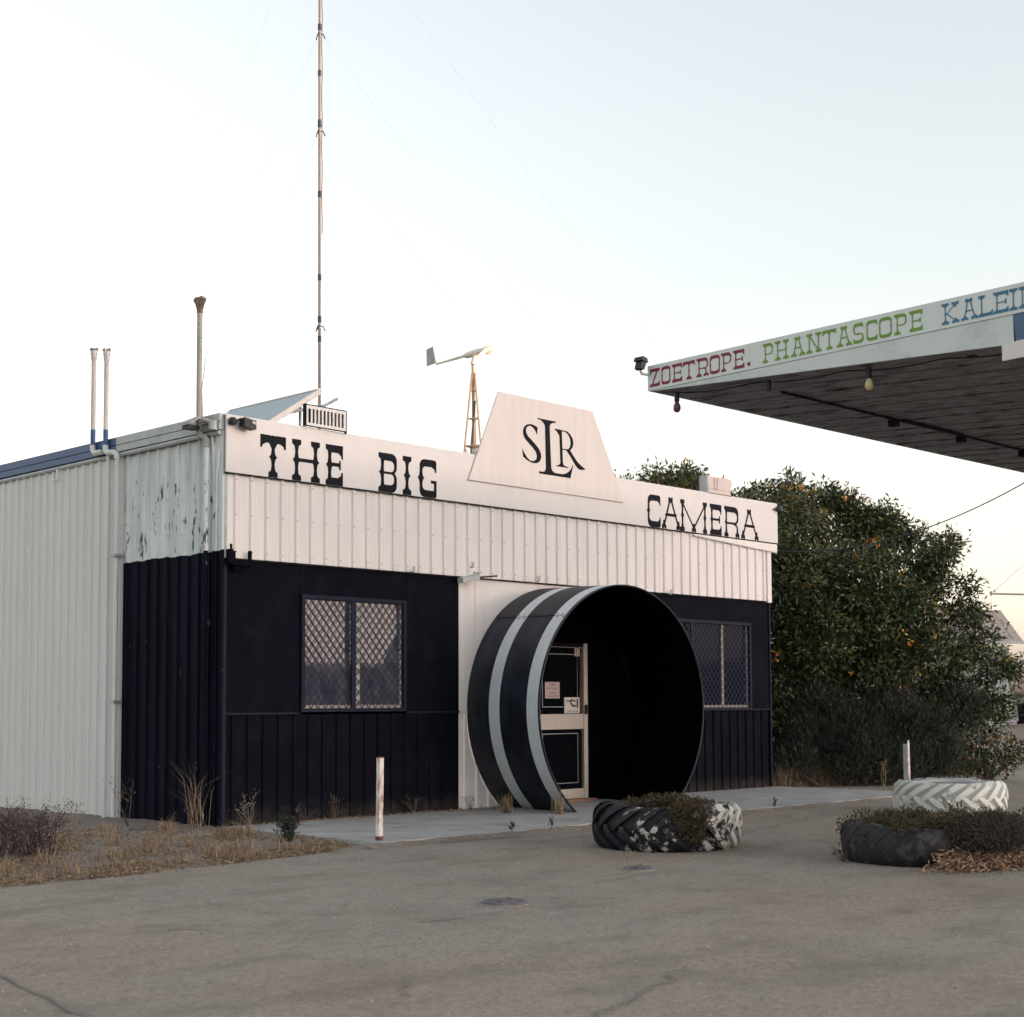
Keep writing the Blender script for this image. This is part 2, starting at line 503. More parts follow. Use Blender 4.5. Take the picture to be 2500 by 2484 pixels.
def tyre_mat(name, base, worn, amt, scale=5, side=None, gap=None):
    m, t, b, p = newmat(name)
    n1 = noise(t, p, scale, 8, .72)
    n2 = noise(t, p, 1.6, 3, .5)
    at = N(t, 'ShaderNodeAttribute', attribute_name='edge')
    f = math_(t, 'ADD', n1, math_(t, 'MULTIPLY', math_(t, 'SUBTRACT', n2, .5), .45))
    f = math_(t, 'ADD', f, math_(t, 'MULTIPLY', at.outputs['Fac'], .04))
    if side:
        sub = N(t, 'ShaderNodeVectorMath', operation='SUBTRACT')
        sub.inputs[1].default_value = (*side, 0)
        t.links.new(p, sub.inputs[0])
        dt = N(t, 'ShaderNodeVectorMath', operation='DOT_PRODUCT')
        dt.inputs[1].default_value = (.62, -.78, 0)
        t.links.new(sub.outputs[0], dt.inputs[0])
        f = math_(t, 'ADD', f, math_(t, 'MULTIPLY', dt.outputs['Value'], .13))
    msk = ramp(t, f, [(1 - amt - .03, (0, 0, 0)), (1 - amt + .04, (1, 1, 1))])
    col = mix(t, msk, base, worn)
    if gap:
        col = mix(t, math_(t, 'MULTIPLY', math_(t, 'LESS_THAN', at.outputs['Fac'], .09), .8), col, gap)
    t.links.new(col, b.inputs['Base Color'])
    b.inputs['Roughness'].default_value = .6
    b.inputs['Specular IOR Level'].default_value = .4
    bump(t, b, n1, .35, .02)
    return m
M_tyreb = tyre_mat('flaking_black_tyre_paint', (.005, .006, .011), (.44, .44, .41), .408, 8, (2.004, -5.003))
M_tyrew = tyre_mat('weathered_white_tyre_paint', (.68, .70, .67), (.20, .235, .26), .37, 5, None, (.33, .36, .36))
M_tyred = tyre_mat('perished_rubber', (.009, .009, .012), (.045, .040, .037), .44, 12)

# ------------------------------------------------------------------ setting: ground
GZ = -0.05
def sheet_grid(name, xs, ys, zf, m, keep=None):
    X, Y = np.meshgrid(xs, ys, indexing='ij')
    Z = zf(X, Y)
    V = np.stack([X, Y, Z], -1).reshape(-1, 3)
    nx, ny = len(xs), len(ys)
    i, j = np.meshgrid(np.arange(nx - 1), np.arange(ny - 1), indexing='ij')
    a = (i * ny + j).ravel()
    F = np.stack([a, a + ny, a + ny + 1, a + 1], 1)
    if keep is not None:
        c = V[F].mean(1)
        F = F[keep(c[:, 0], c[:, 1])]
    return tag(np_mesh(name, V, F, m, None, None, True), kind='structure')

def wob(X, Y, s=1.0, k=0):
    return (np.sin(X * 1.7 * s + 1.3 + k) * np.cos(Y * 1.3 * s + .4 + k) + .6 * np.sin(X * 3.9 * s + Y * 2.7 * s + k) + .4 * np.cos(X * 7.1 * s - Y * 6.3 * s + 2 * k)) / 2

g = MB().add([(-2500, -2500, -.085), (2500, -2500, -.085), (2500, 2500, -.085), (-2500, 2500, -.085)], [(0, 1, 2, 3)])
tag(g.build('ground', M_plain), kind='structure')
sheet_grid('forecourt', np.linspace(-16, 40, 225), np.linspace(-24, 30, 217), lambda X, Y: GZ + .006 * wob(X, Y, .5), M_asphalt)
tag(MB().box(-.03, 11.32, -2.9, .0, -.14, 0).box(-.06, -.03, -1.9, -.2, -.14, -.012).build('concrete_path', M_concrete), kind='structure')
# gravel washed up against the path edge
vs, fs = [], []
for i in range(241):
    x = -.25 + i * .05
    a, b_ = .002 + .014 * abs(math.sin(i * .31) * math.sin(i * .113)), .10 + .06 * math.sin(i * .21) + .05 * math.sin(i * .07)
    vs += [(x, -2.896, -a), (x, -2.93 - b_ * .3, -.022 - a), (x, -2.95 - b_, GZ - .004)]
for i in range(240):
    fs += [(3 * i, 3 * i + 1, 3 * i + 4, 3 * i + 3), (3 * i + 1, 3 * i + 2, 3 * i + 5, 3 * i + 4)]
tag(MB().add(vs, fs).build('gravel_bank', M_dirt, None, True), kind='structure')

EDGE = [(-40, -3.5), (-8, -3.35), (-4.3, -3.15), (-3.2, -3.2), (-1.8, -3.0), (-.6, -2.85), (-.04, -2.45), (.3, -2.3)]
ex, ey = [e[0] for e in EDGE], [e[1] for e in EDGE]
def verge_z(X, Y):
    e = np.interp(X, ex, ey)
    d = Y - e
    rise = np.clip(d / .8, -1, 1)
    z = GZ + .030 * rise + .03 * np.clip(d / 3, 0, 1) + (.018 * wob(X, Y, 1.6, 2) + .012 * wob(X, Y, 4.1, 5)) * np.clip(d / .6, 0, 1)
    return z
sheet_grid('verge', np.linspace(-16, -.035, 200), np.linspace(-4, 12, 200), verge_z, M_dirt, lambda X, Y: Y > np.interp(X, ex, ey) - .1)
def verge2_z(X, Y):
    d = np.minimum(X - 11.33, Y - .1)
    return GZ + .02 * np.clip(d / .8, -1, 1) + (.03 * wob(X, Y, .9, 3) + .02) * np.clip(d / 1.2, 0, 1)
sheet_grid('verge', np.linspace(11.33, 24, 110), np.linspace(-1.2, 9, 100), verge2_z, M_dirt, lambda X, Y: Y > .05 + .25 * np.sin(X * 1.3) + .12 * np.sin(X * 3.7))

# cracks and an old patch on the forecourt (flush tar strips)
def ribbon(name, pts, wd, m, z=GZ + .012, jit=.7):
    mb = MB()
    vs, n = [], len(pts)
    P = [Vector((a, b, 0)) for a, b in pts]
    for i in range(n):
        d = (P[min(i + 1, n - 1)] - P[max(i - 1, 0)]).normalized()
        s_ = Vector((-d.y, d.x, 0)) * wd * (.9 - .5 * jit + jit * random.random()) * (0.25 if i in (0, n - 1) else 1)
        for q in (P[i] + s_, P[i] - s_):
            vs.append((q.x, q.y, z))
    mb.add(vs, [(2 * i, 2 * i + 1, 2 * i + 3, 2 * i + 2) for i in range(n - 1)])
    return tag(mb.build(name, m), kind='structure')
def wig(a, b, n, amp):
    a, b = Vector(a), Vector(b)
    d = (b - a)
    s_ = Vector((-d.y, d.x)).normalized()
    return [tuple(a + d * (i / (n - 1)) + s_ * random.gauss(0, amp)) for i in range(n)]
ribbon('ground_crack', [(-6.1, -6.5), (-6.25, -6.8), (-6.28, -7.1), (-6.36, -7.4), (-6.4, -7.75), (-6.5, -8.1), (-6.47, -8.5)], .012, M_crack)
ribbon('ground_crack', [(-4.78, -6.25), (-4.70, -6.20), (-4.62, -6.25), (-4.55, -6.36), (-4.49, -6.5)], .012, M_crack)
ribbon('ground_crack', wig((-4.85, -5.9), (-4.25, -6.35), 9, .02), .008, M_crack)
ribbon('ground_crack', wig((-5.2, -9.0), (-4.75, -8.6), 8, .03), .008, M_crack)
ribbon('ground_crack', wig((.6, -3.05), (3.0, -3.25), 18, .03), .010, M_crack)
ribbon('ground_crack', wig((3.3, -4.9), (7.5, -3.6), 22, .05), .009, M_crack)
ribbon('ground_crack', wig((-1.0, -6.6), (.4, -6.4), 12, .04), .008, M_crack)
ribbon('ground_crack', wig((-3.4, -7.2), (-2.6, -7.25), 8, .02), .009, M_crack)
ribbon('ground_crack', wig((-5.1, -10.1), (-3.5, -9.5), 26, .018), .009, M_crack)

# ------------------------------------------------------------------ the shop
shop = thing('shop_building', (0, 0, 0), 'low corrugated metal roadside shop painted white above and navy below, with a flat parapet', 'building')

SHEETS = {}
def sheet_mesh(wd, z0, z1, pitch, axis, m, rib=(.058, .030, .026)):
    """ribbed steel sheet, origin at its lower start; axis x faces -y, axis y faces -x"""
    key = (round(wd, 3), z0, z1, pitch, axis, m.name)
    if key in SHEETS:
        return SHEETS[key]
    prof = [(0, 0)]
    n = max(1, int(round(wd / pitch)))
    for i in range(n):
        c = (i + .5) * pitch
        prof += [(c - rib[0] / 2, 0), (c - rib[1] / 2, rib[2]), (c + rib[1] / 2, rib[2]), (c + rib[0] / 2, 0)]
        for q in (.30, .70):
            e = i * pitch + pitch / 2 + q * pitch
            if e + .012 < wd and q == .30:
                prof += [(e - .008, 0), (e, .003), (e + .008, 0)]
    prof.append((wd, 0))
    prof = [(min(a, wd), d) for a, d in prof]
    vs, fs = [], []
    for a, d in prof:
        for z in (z0, z1):
            vs.append((a, -d, z) if axis == 'x' else (-d, -a, z))
    k = len(prof)
    for i in range(k - 1):
        fs.append((2 * i, 2 * i + 2, 2 * i + 3, 2 * i + 1))
    mb = MB().add(vs, fs)
    # folded lower lip gives the sheet its thickness
    o = [(a, .012, z0) if axis == 'x' else (.012, -a, z0) for a, d in prof]
    vs2 = [vs[2 * i] for i in range(k)] + o
    mb.add(vs2, [(i, k + i, k + i + 1, i + 1) for i in range(k - 1)])
    SHEETS[key] = mb.mesh('cladding_sheet', m)
    return SHEETS[key]

def clad(a0, a1, base, z0, z1, pitch, axis, m, name='cladding_sheet', rps=4):
    """covers a0..a1 with separate sheets"""
    wd = pitch * rps
    a = a0
    k = 0
    while a < a1 - .02:
        ww = min(wd, a1 - a)
        me = sheet_mesh(ww, z0, z1, pitch, axis, m)
        off = .0015 * (k % 2)
        loc = (a, base - off, 0) if axis == 'x' else (base - off, a + ww, 0)
        link(name, me, shop, loc)
        a += ww
        k += 1

FX0, FX1 = .035, 11.17
clad(FX0, 11.06, -.045, 3.145, 4.20, .2255, 'x', M_white)
mb = MB()
for k in range(49):
    xs = FX0 + .2255 * (k + .5)
    for zs in (3.22, 3.66, 4.08):
        if xs < 11.0:
            mb.box(xs - .006, xs + .006, -.0745, -.0705, zs - .006, zs + .006)
mb.build('roofing_screws', M_rust, shop)['kind'] = 'stuff'
MB().box(11.062, 11.175, -.072, .04, 3.12, 4.03).build('corner_trim', M_white, shop)
MB().box(FX0, 11.17, -.040, .012, 3.128, 3.142).build('drip_flashing', M_dark, shop)
MB().box(.0005, .0345, -.046, -.0005, 3.142, 4.135).build('corner_trim', M_grey, shop)
# lower wall: ribbed sheets under a batten, flat sheets above
clad(.05, 3.84, .006, .0, 1.295, .2255, 'x', M_navy)
clad(3.845, 5.30, .006, .0, 1.295, .2255, 'x', M_white)
clad(6.53, 8.333, .006, .0, 1.295, .2255, 'x', M_lensin)  # wall inside the tube coloured near black to deepen its shade
clad(8.334, 11.13, .006, .0, 1.295, .2255, 'x', M_navy)
for a, b, m in ((.05, 1.15, M_navyframe), (2.88, 3.842, M_navyframe), (6.53, 8.28, M_lensin), (10.63, 11.16, M_navyframe)):
    MB().box(a, b, -.022, .012, 1.297, 1.322).build('batten', m, shop)
MB().box(3.843, 5.30, -.022, .012, 1.297, 1.322).build('batten', M_white, shop)
def panel(x0, x1, z0, z1, m, y=-.006):
    MB().box(x0, x1, y, .02, z0, z1).build('wall_panel', m, shop)
panel(.045, 1.136, 1.325, 3.126, M_navy)
panel(1.142, 2.888, 2.775, 3.126, M_navy)
panel(2.894, 3.838, 1.325, 3.126, M_navy)
panel(3.844, 4.146, 1.325, 3.126, M_white)
panel(4.152, 5.296, 1.325, 3.126, M_white)
panel(5.30, 6.52, 2.33, 2.965, M_lensin)  # panels inside the tube: shade put into the near-black colour
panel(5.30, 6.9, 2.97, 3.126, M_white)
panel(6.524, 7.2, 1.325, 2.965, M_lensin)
panel(7.204, 8.26, 1.325, 3.126, M_navy)
panel(6.904, 7.2, 2.97, 3.126, M_navy)
panel(8.264, 10.612, 2.765, 3.126, M_navy)
panel(10.618, 11.15, 1.325, 3.126, M_navy)
MB().box(11.15, 11.185, -.03, .06, 0, 3.12).build('corner_trim', M_navyframe, shop)
MB().box(.0, .048, -.03, .02, 0, 3.14).build('corner_trim', M_navyframe, shop)
# dark room behind the glass, back and right walls, roof
MB().box(.10, 11.1, 2.6, 2.65, 0, 3.4).build('inner_wall', M_dark, shop)
MB().box(.10, 11.1, .25, 2.6, 3.30, 3.34).build('inner_ceiling', M_dark, shop)
MB().box(.10, 11.1, .02, 2.6, -.02, .002).build('inner_floor', M_dark, shop)
MB().box(11.13, 11.165, .06, 12, 0, 4.3).build('end_wall', M_navy, shop)
MB().box(.05, 11.165, 12, 12.05, 0, 4.3).build('back_wall', M_farwall, shop)
mb = MB().hexa([(.02, .02, 4.64), (.02, .02, 4.66), (.02, 12, 4.64), (.02, 12, 4.66), (11.2, .02, 4.24), (11.2, .02, 4.26), (11.2, 12, 4.24), (11.2, 12, 4.26)])
for k in range(58):
    y = .15 + k * .2
    mb.add([(.02, y, 4.661), (.02, y + .03, 4.684), (.02, y + .06, 4.661), (11.2, y, 4.261), (11.2, y + .03, 4.284), (11.2, y + .06, 4.261)], [(0, 1, 4, 3), (1, 2, 5, 4)])
mb.build('roof', M_galv, shop)

# windows with diamond security mesh
def window(x0, x1, z0, z1, mulls, pale, glass=M_refl):
    fr = MB()
    b = .052
    fr.box(x0, x1, -.034, .02, z1 - b, z1).box(x0, x1, -.034, .02, z0, z0 + b * .8)
    fr.box(x0, x0 + b, -.034, .02, z0 + b * .8, z1 - b).box(x1 - b, x1, -.034, .02, z0 + b * .8, z1 - b)
    f = fr.build('window', M_navyframe, shop)
    for c in mulls:
        MB().box(c - .035, c + .035, -.030, -.012, z0 + .043, z1 - .054).build('mullion', M_navyframe, f)
    for c0, c1 in pale:
        MB().box(c0, c1, .012, .035, z0 + .09, z1 - .056).build('sash_stile', M_door, f)
    MB().box(x0 + b, x1 - b, .014, .04, z0 + .045, z0 + .085).build('sash_rail', M_door, f)
    MB().box(x0 + b, x0 + b + .03, .016, .04, z0 + .09, z1 - .06).build('sash_stile', M_galv, f)
    MB().box(x1 - b - .03, x1 - b, .016, .04, z0 + .09, z1 - .06).build('sash_stile', M_galv, f)
    edges = [x0 + b] + [c for c in mulls] + [x1 - b]
    for a, c in zip(edges[:-1], edges[1:]):
        MB().box(a + .004, c - .004, .042, .047, z0 + .05, z1 - .055).build('pane', glass, f)
    ms = MB()
    zz0, zz1, st = z0 + .042, z1 - .053, .112
    sl = 1.18
    for a, c in zip(edges[:-1], edges[1:]):
        L, R = a + (.036 if a != edges[0] else 0), c - (.036 if c != edges[-1] else 0)
        for sgn in (1, -1):
            k = L - (zz1 - zz0) / sl - .2
            while k < R + (zz1 - zz0) / sl + .2:
                # line x = k + sgn*(z-zz0)/sl
                pts = []
                za, zb = zz0, zz1
                xa, xb = k, k + sgn * (zz1 - zz0) / sl
                t0, t1 = 0., 1.
                dx = xb - xa
                for lim, s_ in ((L, 1), (R, -1)):
                    va, vb = s_ * (xa - lim), s_ * (xb - lim)
                    if va < 0 and vb < 0:
                        t0, t1 = 1, 0
                    elif va < 0:
                        t0 = max(t0, va / (va - vb))
                    elif vb < 0:
                        t1 = min(t1, va / (va - vb))
                if t1 - t0 > .01:
                    p = [(xa + dx * t, za + (zb - za) * t) for t in (t0, t1)]
                    d = Vector((p[1][0] - p[0][0], p[1][1] - p[0][1])).normalized() * .0062
                    yy = -.012 if sgn > 0 else -.016
                    q = [(p[0][0] - d.y, yy, p[0][1] + d.x), (p[0][0] + d.y, yy, p[0][1] - d.x), (p[1][0] + d.y, yy, p[1][1] - d.x), (p[1][0] - d.y, yy, p[1][1] + d.x)]
                    q += [(a_, y_ + .005, z_) for a_, y_, z_ in q]
                    ms.add(q, [(0, 1, 2, 3), (7, 6, 5, 4), (0, 4, 5, 1), (2, 6, 7, 3)])
                k += st
    sm = ms.build('security_mesh', M_mesh, f)
    return f
window(1.155, 2.875, 1.325, 2.77, [1.985], [(2.05, 2.118)])
window(8.28, 10.615, 1.30, 2.76, [9.0], [(9.83, 9.885)], M_dimglass)

# aluminium glazed door inside the lens
dx0, dx1 = 5.33, 6.47
db = MB().box(dx1 - .085, dx1, -.012, .05, .0, 2.30).box(dx0, dx0 + .085, -.012, .05, 0, 2.30).box(dx0 + .085, dx1 - .085, -.008, .05, 2.236, 2.24)
door = db.build('door', M_door, shop)
MB().box(dx0 + .085, dx1 - .085, -.012, .05, 2.2405, 2.30).build('door_head', M_navy, door)
MB().box(dx0 + .087, dx1 - .087, -.004, .045, 1.045, 1.265).build('door_rail', M_door, door)
MB().box(dx0 + .087, dx1 - .087, -.004, .045, .04, .175).build('door_rail', M_door, door)
MB().box(dx0 + .09, dx1 - .09, .03, .036, 1.268, 2.233).build('pane', M_glass, door)
MB().box(dx0 + .09, dx1 - .09, .03, .036, .178, 1.042).build('pane', M_glass, door)
tr = MB()
for (z0, z1) in ((1.365, 2.14), (.26, .985)):
    for q in ((dx0 + .2, 6.29, z0, z0 + .008), (dx0 + .2, 6.29, z1 - .008, z1), (dx0 + .2, dx0 + .206, z0 + .009, z1 - .009), (6.284, 6.29, z0 + .009, z1 - .009)):
        tr.box(q[0], q[1], .024, .0295, q[2], q[3])
tr.build('glazing_line', M_galv, door)['kind'] = 'stuff'
MB().box(6.335, 6.375, .022, .0285, 1.30, 2.15).build('curtain_edge', M_redtrim, door)
MB().box(6.40, 6.44, -.05, -.0125, 1.26, 1.40).build('handle', M_black, door)
MB().box(dx0 - .05, dx1 + .05, -.14, .02, -.01, .035).build('doorstep', mat('door_step', (.20, .12, .08), .9, .2, 8), shop)

# side wall (x = 0), nearer section two-tone, farther section white
clad(.13, 2.16, -.002, -.06, 4.60, .2235, 'y', M_side)
clad(2.19, 12.0, -.035, -.06, 4.64, .199, 'y', M_farwall)
MB().box(-.05, .0, 2.158, 2.19, -.06, 4.62).build('joint_trim', M_farwall, shop)
MB().box(-.03, .0, -.04, .125, -.06, 4.66).build('corner_flashing', M_side, shop)
# stepped barge flashing along the roof edge
for y0, y1, m in ((-.04, 2.235, M_grey), (2.24, 12.1, M_blue)):
    MB().box(-.085, .03, y0, y1, 4.748, 4.845).box(-.070, .02, y0, y1, 4.735, 4.7475).box(-.085, .02, y0, y1, 4.655, 4.735).build('barge_flashing', m, shop)
MB().tube([(-.055, -.02, 4.622), (-.055, 12.1, 4.60)], .030, 8).build('roof_edge_pipe', M_grey, shop)
# downpipes and stink pipes
def pipe(name, path, r, m, label=None):
    o = MB().tube(path, r, 12).build(name, m, shop, True)
    if label:
        o['label'] = label
    return o
PX = -.105
pipe('downpipe', [(PX, 2.38, 4.70), (PX, 2.38, -.02)], .025, M_farwall, 'thin white pipe running down the long side wall')
pipe('downpipe', [(PX, 2.16, 4.58), (PX, 2.16, -.02)], .030, M_farwall, 'white pipe beside the joint in the side wall')
for z in (1.45, 3.3):
    MB().box(-.155, -.035, 2.10, 2.22, z, z + .035).build('pipe_clip', M_galv, shop)
for y, top, el in ((2.735, 6.03, 4.76), (2.42, 5.97, 4.72)):
    MB().tube([(PX - .02, y, el), (PX - .02, y, el + .24)], .0325, 14).build('vent_pipe', M_blue, shop, True)
    MB().tube([(PX - .02, y, el + .242), (PX - .02, y, top - .08)], .031, 14).build('vent_pipe', M_pvc, shop, True)
    c = MB().lathe([(.034, 0), (.040, .03), (.040, .07), (.046, .075), (.046, .13), (.040, .13), (.038, .09), (.0, .09)], (PX - .02, y, top - .11), 14)
    cp = c.build('vent_cap', M_pvc, shop, True)
    rr = MB()
    for k in range(7):
        a = k * .9 + y
        rr.box(PX - .02 + .042 * math.cos(a) - .008, PX - .02 + .042 * math.cos(a) + .008, y + .042 * math.sin(a) - .011, y + .042 * math.sin(a) + .011, top + .0195, top + .045 + .02 * math.sin(3 * k))
    rr.build('broken_cap_edge', M_rustcap, cp)
pipe('pipe_elbow', [(PX - .02, 2.735, 4.80), (PX - .02, 2.73, 4.73), (PX - .02, 2.685, 4.69), (PX - .02, 2.50, 4.685)], .037, M_farwall)
pipe('pipe_elbow', [(PX - .02, 2.42, 4.76), (PX - .02, 2.415, 4.69), (PX - .02, 2.37, 4.655), (PX - .02, 2.22, 4.645), (PX - .01, 2.17, 4.62), (PX, 2.16, 4.55)], .038, M_farwall)
MB().tube([(PX - .03, .305, 4.74), (PX - .03, .305, 6.20)], .032, 14).build('vent_pipe', M_pvcgrey, shop, True)
yc = MB()
for s_ in (-1, 1):
    yc.tube([(PX - .03, .305, 6.13), (PX - .03, .305 + s_ * .022, 6.215), (PX - .03, .305 + s_ * .066, 6.265)], [.036, .046, .044], 12)
yc.lathe([(.036, 0), (.038, .04), (.036, .1)], (PX - .03, .305, 6.09), 12)
yc.build('vent_cowl', M_rustcap, shop, True)
pipe('pipe_elbow', [(PX - .03, .305, 4.74), (PX - .03, .30, 4.66), (PX - .03, .26, 4.60), (PX, .215, 4.585), (PX, .19, 4.55), (PX, .185, 4.46)], .040, M_pvcgrey)
pipe('downpipe', [(PX, .185, 4.47), (PX, .185, -.02)], .030, M_side, 'downpipe near the front corner, flaking white above and navy below')
pipe('conduit', [(-.04, .16, 4.60), (-.04, .14, 4.45), (-.04, .108, 4.2), (-.04, .105, 0)], .018, M_side)
pipe('conduit', [(-.045, .01, 4.42), (-.045, .03, 4.25), (-.045, .058, 4.1), (-.045, .06, 0)], .016, M_side)
MB().box(-.09, -.0351, 3.70, 3.74, 4.45, 4.60).box(-.15, -.0351, 3.68, 3.70, 4.44, 4.46).build('pipe_bracket', M_farwall, shop)
# sloping barge board under the right end of the sign
MB().prism([(9.0, 4.128), (11.33, 4.128), (11.33, 3.99), (9.0, 4.11)], lambda a, b, d: (a, d, b), -.092, -.073).build('barge_board', M_white, shop)
MB().prism([(9.0, 4.109), (11.33, 3.989), (11.33, 3.972), (9.0, 4.095)], lambda a, b, d: (a, d, b), -.088, -.074).build('board_shadow_strip', M_galv, shop)
# awning brackets and small hooks left on the wall
bk = MB().box(.02, .06, -.14, -.05, 3.07, 3.24).box(.03, .05, -.13, -.11, 3.24, 3.30).box(.06, .10, -.13, -.08, 3.10, 3.22).box(.06, .33, -.12, -.03, 3.055, 3.12).box(.30, .335, -.125, -.09, 3.02, 3.235).box(.12, .26, -.06, -.03, 3.0, 3.055)
bk.build('awning_bracket', M_navy, shop)
MB().hexa([(3.78, -.16, 3.05), (3.78, -.16, 3.12), (3.78, -.05, 3.05), (3.78, -.05, 3.12), (4.06, -.20, 3.10), (4.06, -.20, 3.18), (4.06, -.05, 3.10), (4.06, -.05, 3.18)]).box(3.97, 4.02, -.19, -.15, 3.18, 3.205).box(4.03, 4.07, -.20, -.15, 3.182, 3.205).build('awning_bracket', M_grey, shop)
MB().tube([(4.06, -.19, 3.135), (4.33, -.26, 3.165)], .014, 6).build('awning_rod', M_rust, shop)
for hx, hz in ((2.92, 3.20), (4.0, 3.33), (5.33, 3.22), (8.35, 3.18)):
    MB().box(hx, hx + .035, -.11, -.046, hz - .06, hz - .045).box(hx, hx + .035, -.112, -.10, hz - .045, hz + .02).build('hook', M_galv, shop)

# ------------------------------------------------------------------ painted western lettering
def arc(cx, cy, rx, ry, a0, a1, n=6):
    return [(cx + rx * math.cos(math.radians(a0 + (a1 - a0) * i / n)), cy + ry * math.sin(math.radians(a0 + (a1 - a0) * i / n))) for i in range(n + 1)]
def rect(x0, x1, y0, y1):
    return [(x0, y0), (x1, y0), (x1, y1), (x0, y1)]
def diag(x0, y0, x1, y1, t):
    return [(x0 - t / 2, y0), (x0 + t / 2, y0), (x1 + t / 2, y1), (x1 - t / 2, y1)]
def glyph(ch, W, H, st):
    t, fw, fh, bt, sp = [k * H for k in st]
    fw = min(fw, W * .46) if ch not in 'I' else min(fw * 1.1, W)
    out = []
    def foot(x, d):
        h = fh
        half = [(.0, .36), (.13, 0), (.5, 0), (.5, .72), (.36, .80)]
        pts = [(a * fw, b * h) for a, b in half] + [(max(t / 2 + .04 * fw, .24 * fw), .98 * h), (t / 2 + .01 * H, 1.25 * h), (t / 2, 1.7 * h)]
        full = pts + [(-a, b) for a, b in pts[::-1][:-1]]
        if d < 0:
            full = [(a, H - b) for a, b in full]
        out.append([(x + a, b) for a, b in full])
    def spur(x, y, side='B', s=None):
        s = s or sp
        r = []
        for sx, on in ((1, side in 'BR'), (-1, side in 'BL')):
            if on:
                r = [(0, s * 1.3), (t / 2, s * 1.3), (t / 2 + (s - t / 2) * .22, s * .55), (t / 2 + (s - t / 2) * .55, s * .2), (s, 0), (t / 2 + (s - t / 2) * .55, -s * .2), (t / 2 + (s - t / 2) * .22, -s * .55), (t / 2, -s * 1.3), (0, -s * 1.3)]
                out.append([(x + sx * a, y + b) for a, b in r])
    def stem(x, y0=0, y1=None):
        out.append(rect(x - t / 2, x + t / 2, y0, H if y1 is None else y1))
    def bowl(x0, x1, y0, y1, tt, tb, side=1, tv=None):
        """half ring open at x0; bulging to x1"""
        tv = tv or t
        w_ = abs(x1 - x0)
        r = min((y1 - y0) * .34, w_ * .55)
        ri = max(r - tv * .6, .012 * H)
        o_ = [(0, y1)] + arc(w_ - r, y1 - r, r, r, 90, 0) + arc(w_ - r, y0 + r, r, r, 0, -90) + [(0, y0)]
        i_ = [(0, y0 + tb)] + arc(w_ - tv - ri, y0 + tb + ri, ri, ri, -90, 0) + arc(w_ - tv - ri, y1 - tt - ri, ri, ri, 0, 90) + [(0, y1 - tt)]
        out.append([(x0 + side * a, b) for a, b in o_ + i_])
    def drop(x, y, d, ln, side):
        """serif hanging (d=-1) or rising (d=1) from a bar end at x; side = +1 outer edge to the right"""
        tw = .42 * fw if st[0] > .07 else .32 * fw
        out.append([(x, y), (x, y + d * ln), (x - side * tw * .45, y + d * ln), (x - side * tw * .6, y + d * ln * .45), (x - side * tw * 1.5, y)])
    c = fw / 2
    if ch == 'T':
        x = W / 2
        stem(x); foot(x, 1); spur(x, H * .48)
        out.append([(0, H), (.36 * W, H), (.44 * W, H * .985), (x, H - bt * .42), (.56 * W, H * .985), (.64 * W, H), (W, H), (W, H - bt), (0, H - bt)])
        drop(0, H - bt, -1, bt * .62, -1); drop(W, H - bt, -1, bt * .62, 1)
        out.append([(x - t * 1.3, H - bt), (x + t * 1.3, H - bt), (x + t / 2, H - bt * 1.7), (x - t / 2, H - bt * 1.7)])
    elif ch == 'H':
        for x, sd_ in ((c, 'L'), (W - c, 'R')):
            stem(x); foot(x, 1); foot(x, -1); spur(x, H * .5, 'B')
        out.append(rect(c, W - c, H * .465, H * .465 + t * .95))
    elif ch in 'EFL':
        stem(c); foot(c, 1); spur(c, H * .5, 'B')
        if ch == 'L':
            foot(c, -1)
        else:
            foot(c, -1)
            out.append([(c, H * .985), (c + fw * .3, H), (W, H), (W, H - bt), (c, H - bt)])
            drop(W, H - bt, -1, bt * .75, 1)
            out.append(rect(c, W * .86, H * .47, H * .47 + t))
            out.append([(W * .74, H * .5), (W * .80, H * .39), (W * .87, H * .39), (W * .87, H * .63), (W * .80, H * .63)])
        out.append([(c, bt), (W, bt), (W, 0), (c + fw * .3, 0), (c, H * .015)])
        drop(W, bt, 1, bt * .75, 1)
    elif ch == 'B':
        stem(c); foot(c, 1); foot(c, -1); spur(c, H * .5, 'L')
        bowl(c, W, H * .47, H, bt, t * .55); bowl(c, W, 0, H * .53, t * .55, bt)
    elif ch == 'I':
        stem(W / 2); foot(W / 2, 1); foot(W / 2, -1); spur(W / 2, H * .5)
    elif ch in 'CG':
        x = W * .55
        bowl(x, W * .04, 0, H, bt, bt, -1, t * 1.05)
        spur(W * .04 + t * .5, H * .5)
        out.append([(x, H)] + arc(W - W * .14, H - W * .14, W * .13, W * .14, 90, 0, 4) + [(W * .99, H - bt), (x, H - bt)])
        drop(W * .99, H - bt, -1, bt * .7, 1)
        out.append([(x, bt), (W, bt), (W, W * .10)] + arc(W * .88, W * .12, W * .12, W * .12, 0, -90, 4) + [(x, 0)])
        if ch == 'C':
            drop(W, bt, 1, bt * .75, 1)
        else:
            out.append(rect(W - t, W, bt, H * .46))
            out.append(rect(W * .68, W - t, H * .38, H * .46))
    elif ch == 'O':
        bowl(W / 2, W, 0, H, bt, bt, 1, t); bowl(W / 2, 0, 0, H, bt, bt, -1, t)
        spur(t / 2, H * .5); spur(W - t / 2, H * .5)
    elif ch == 'A':
        x = W * .47
        a0, a1 = x - fw * .20, x + fw * .20
        out.append(diag(c * 1.02, fh * .6, a0, H - fh * .7, t)); out.append(diag(W - c * 1.02, fh * .6, a1, H - fh * .7, t))
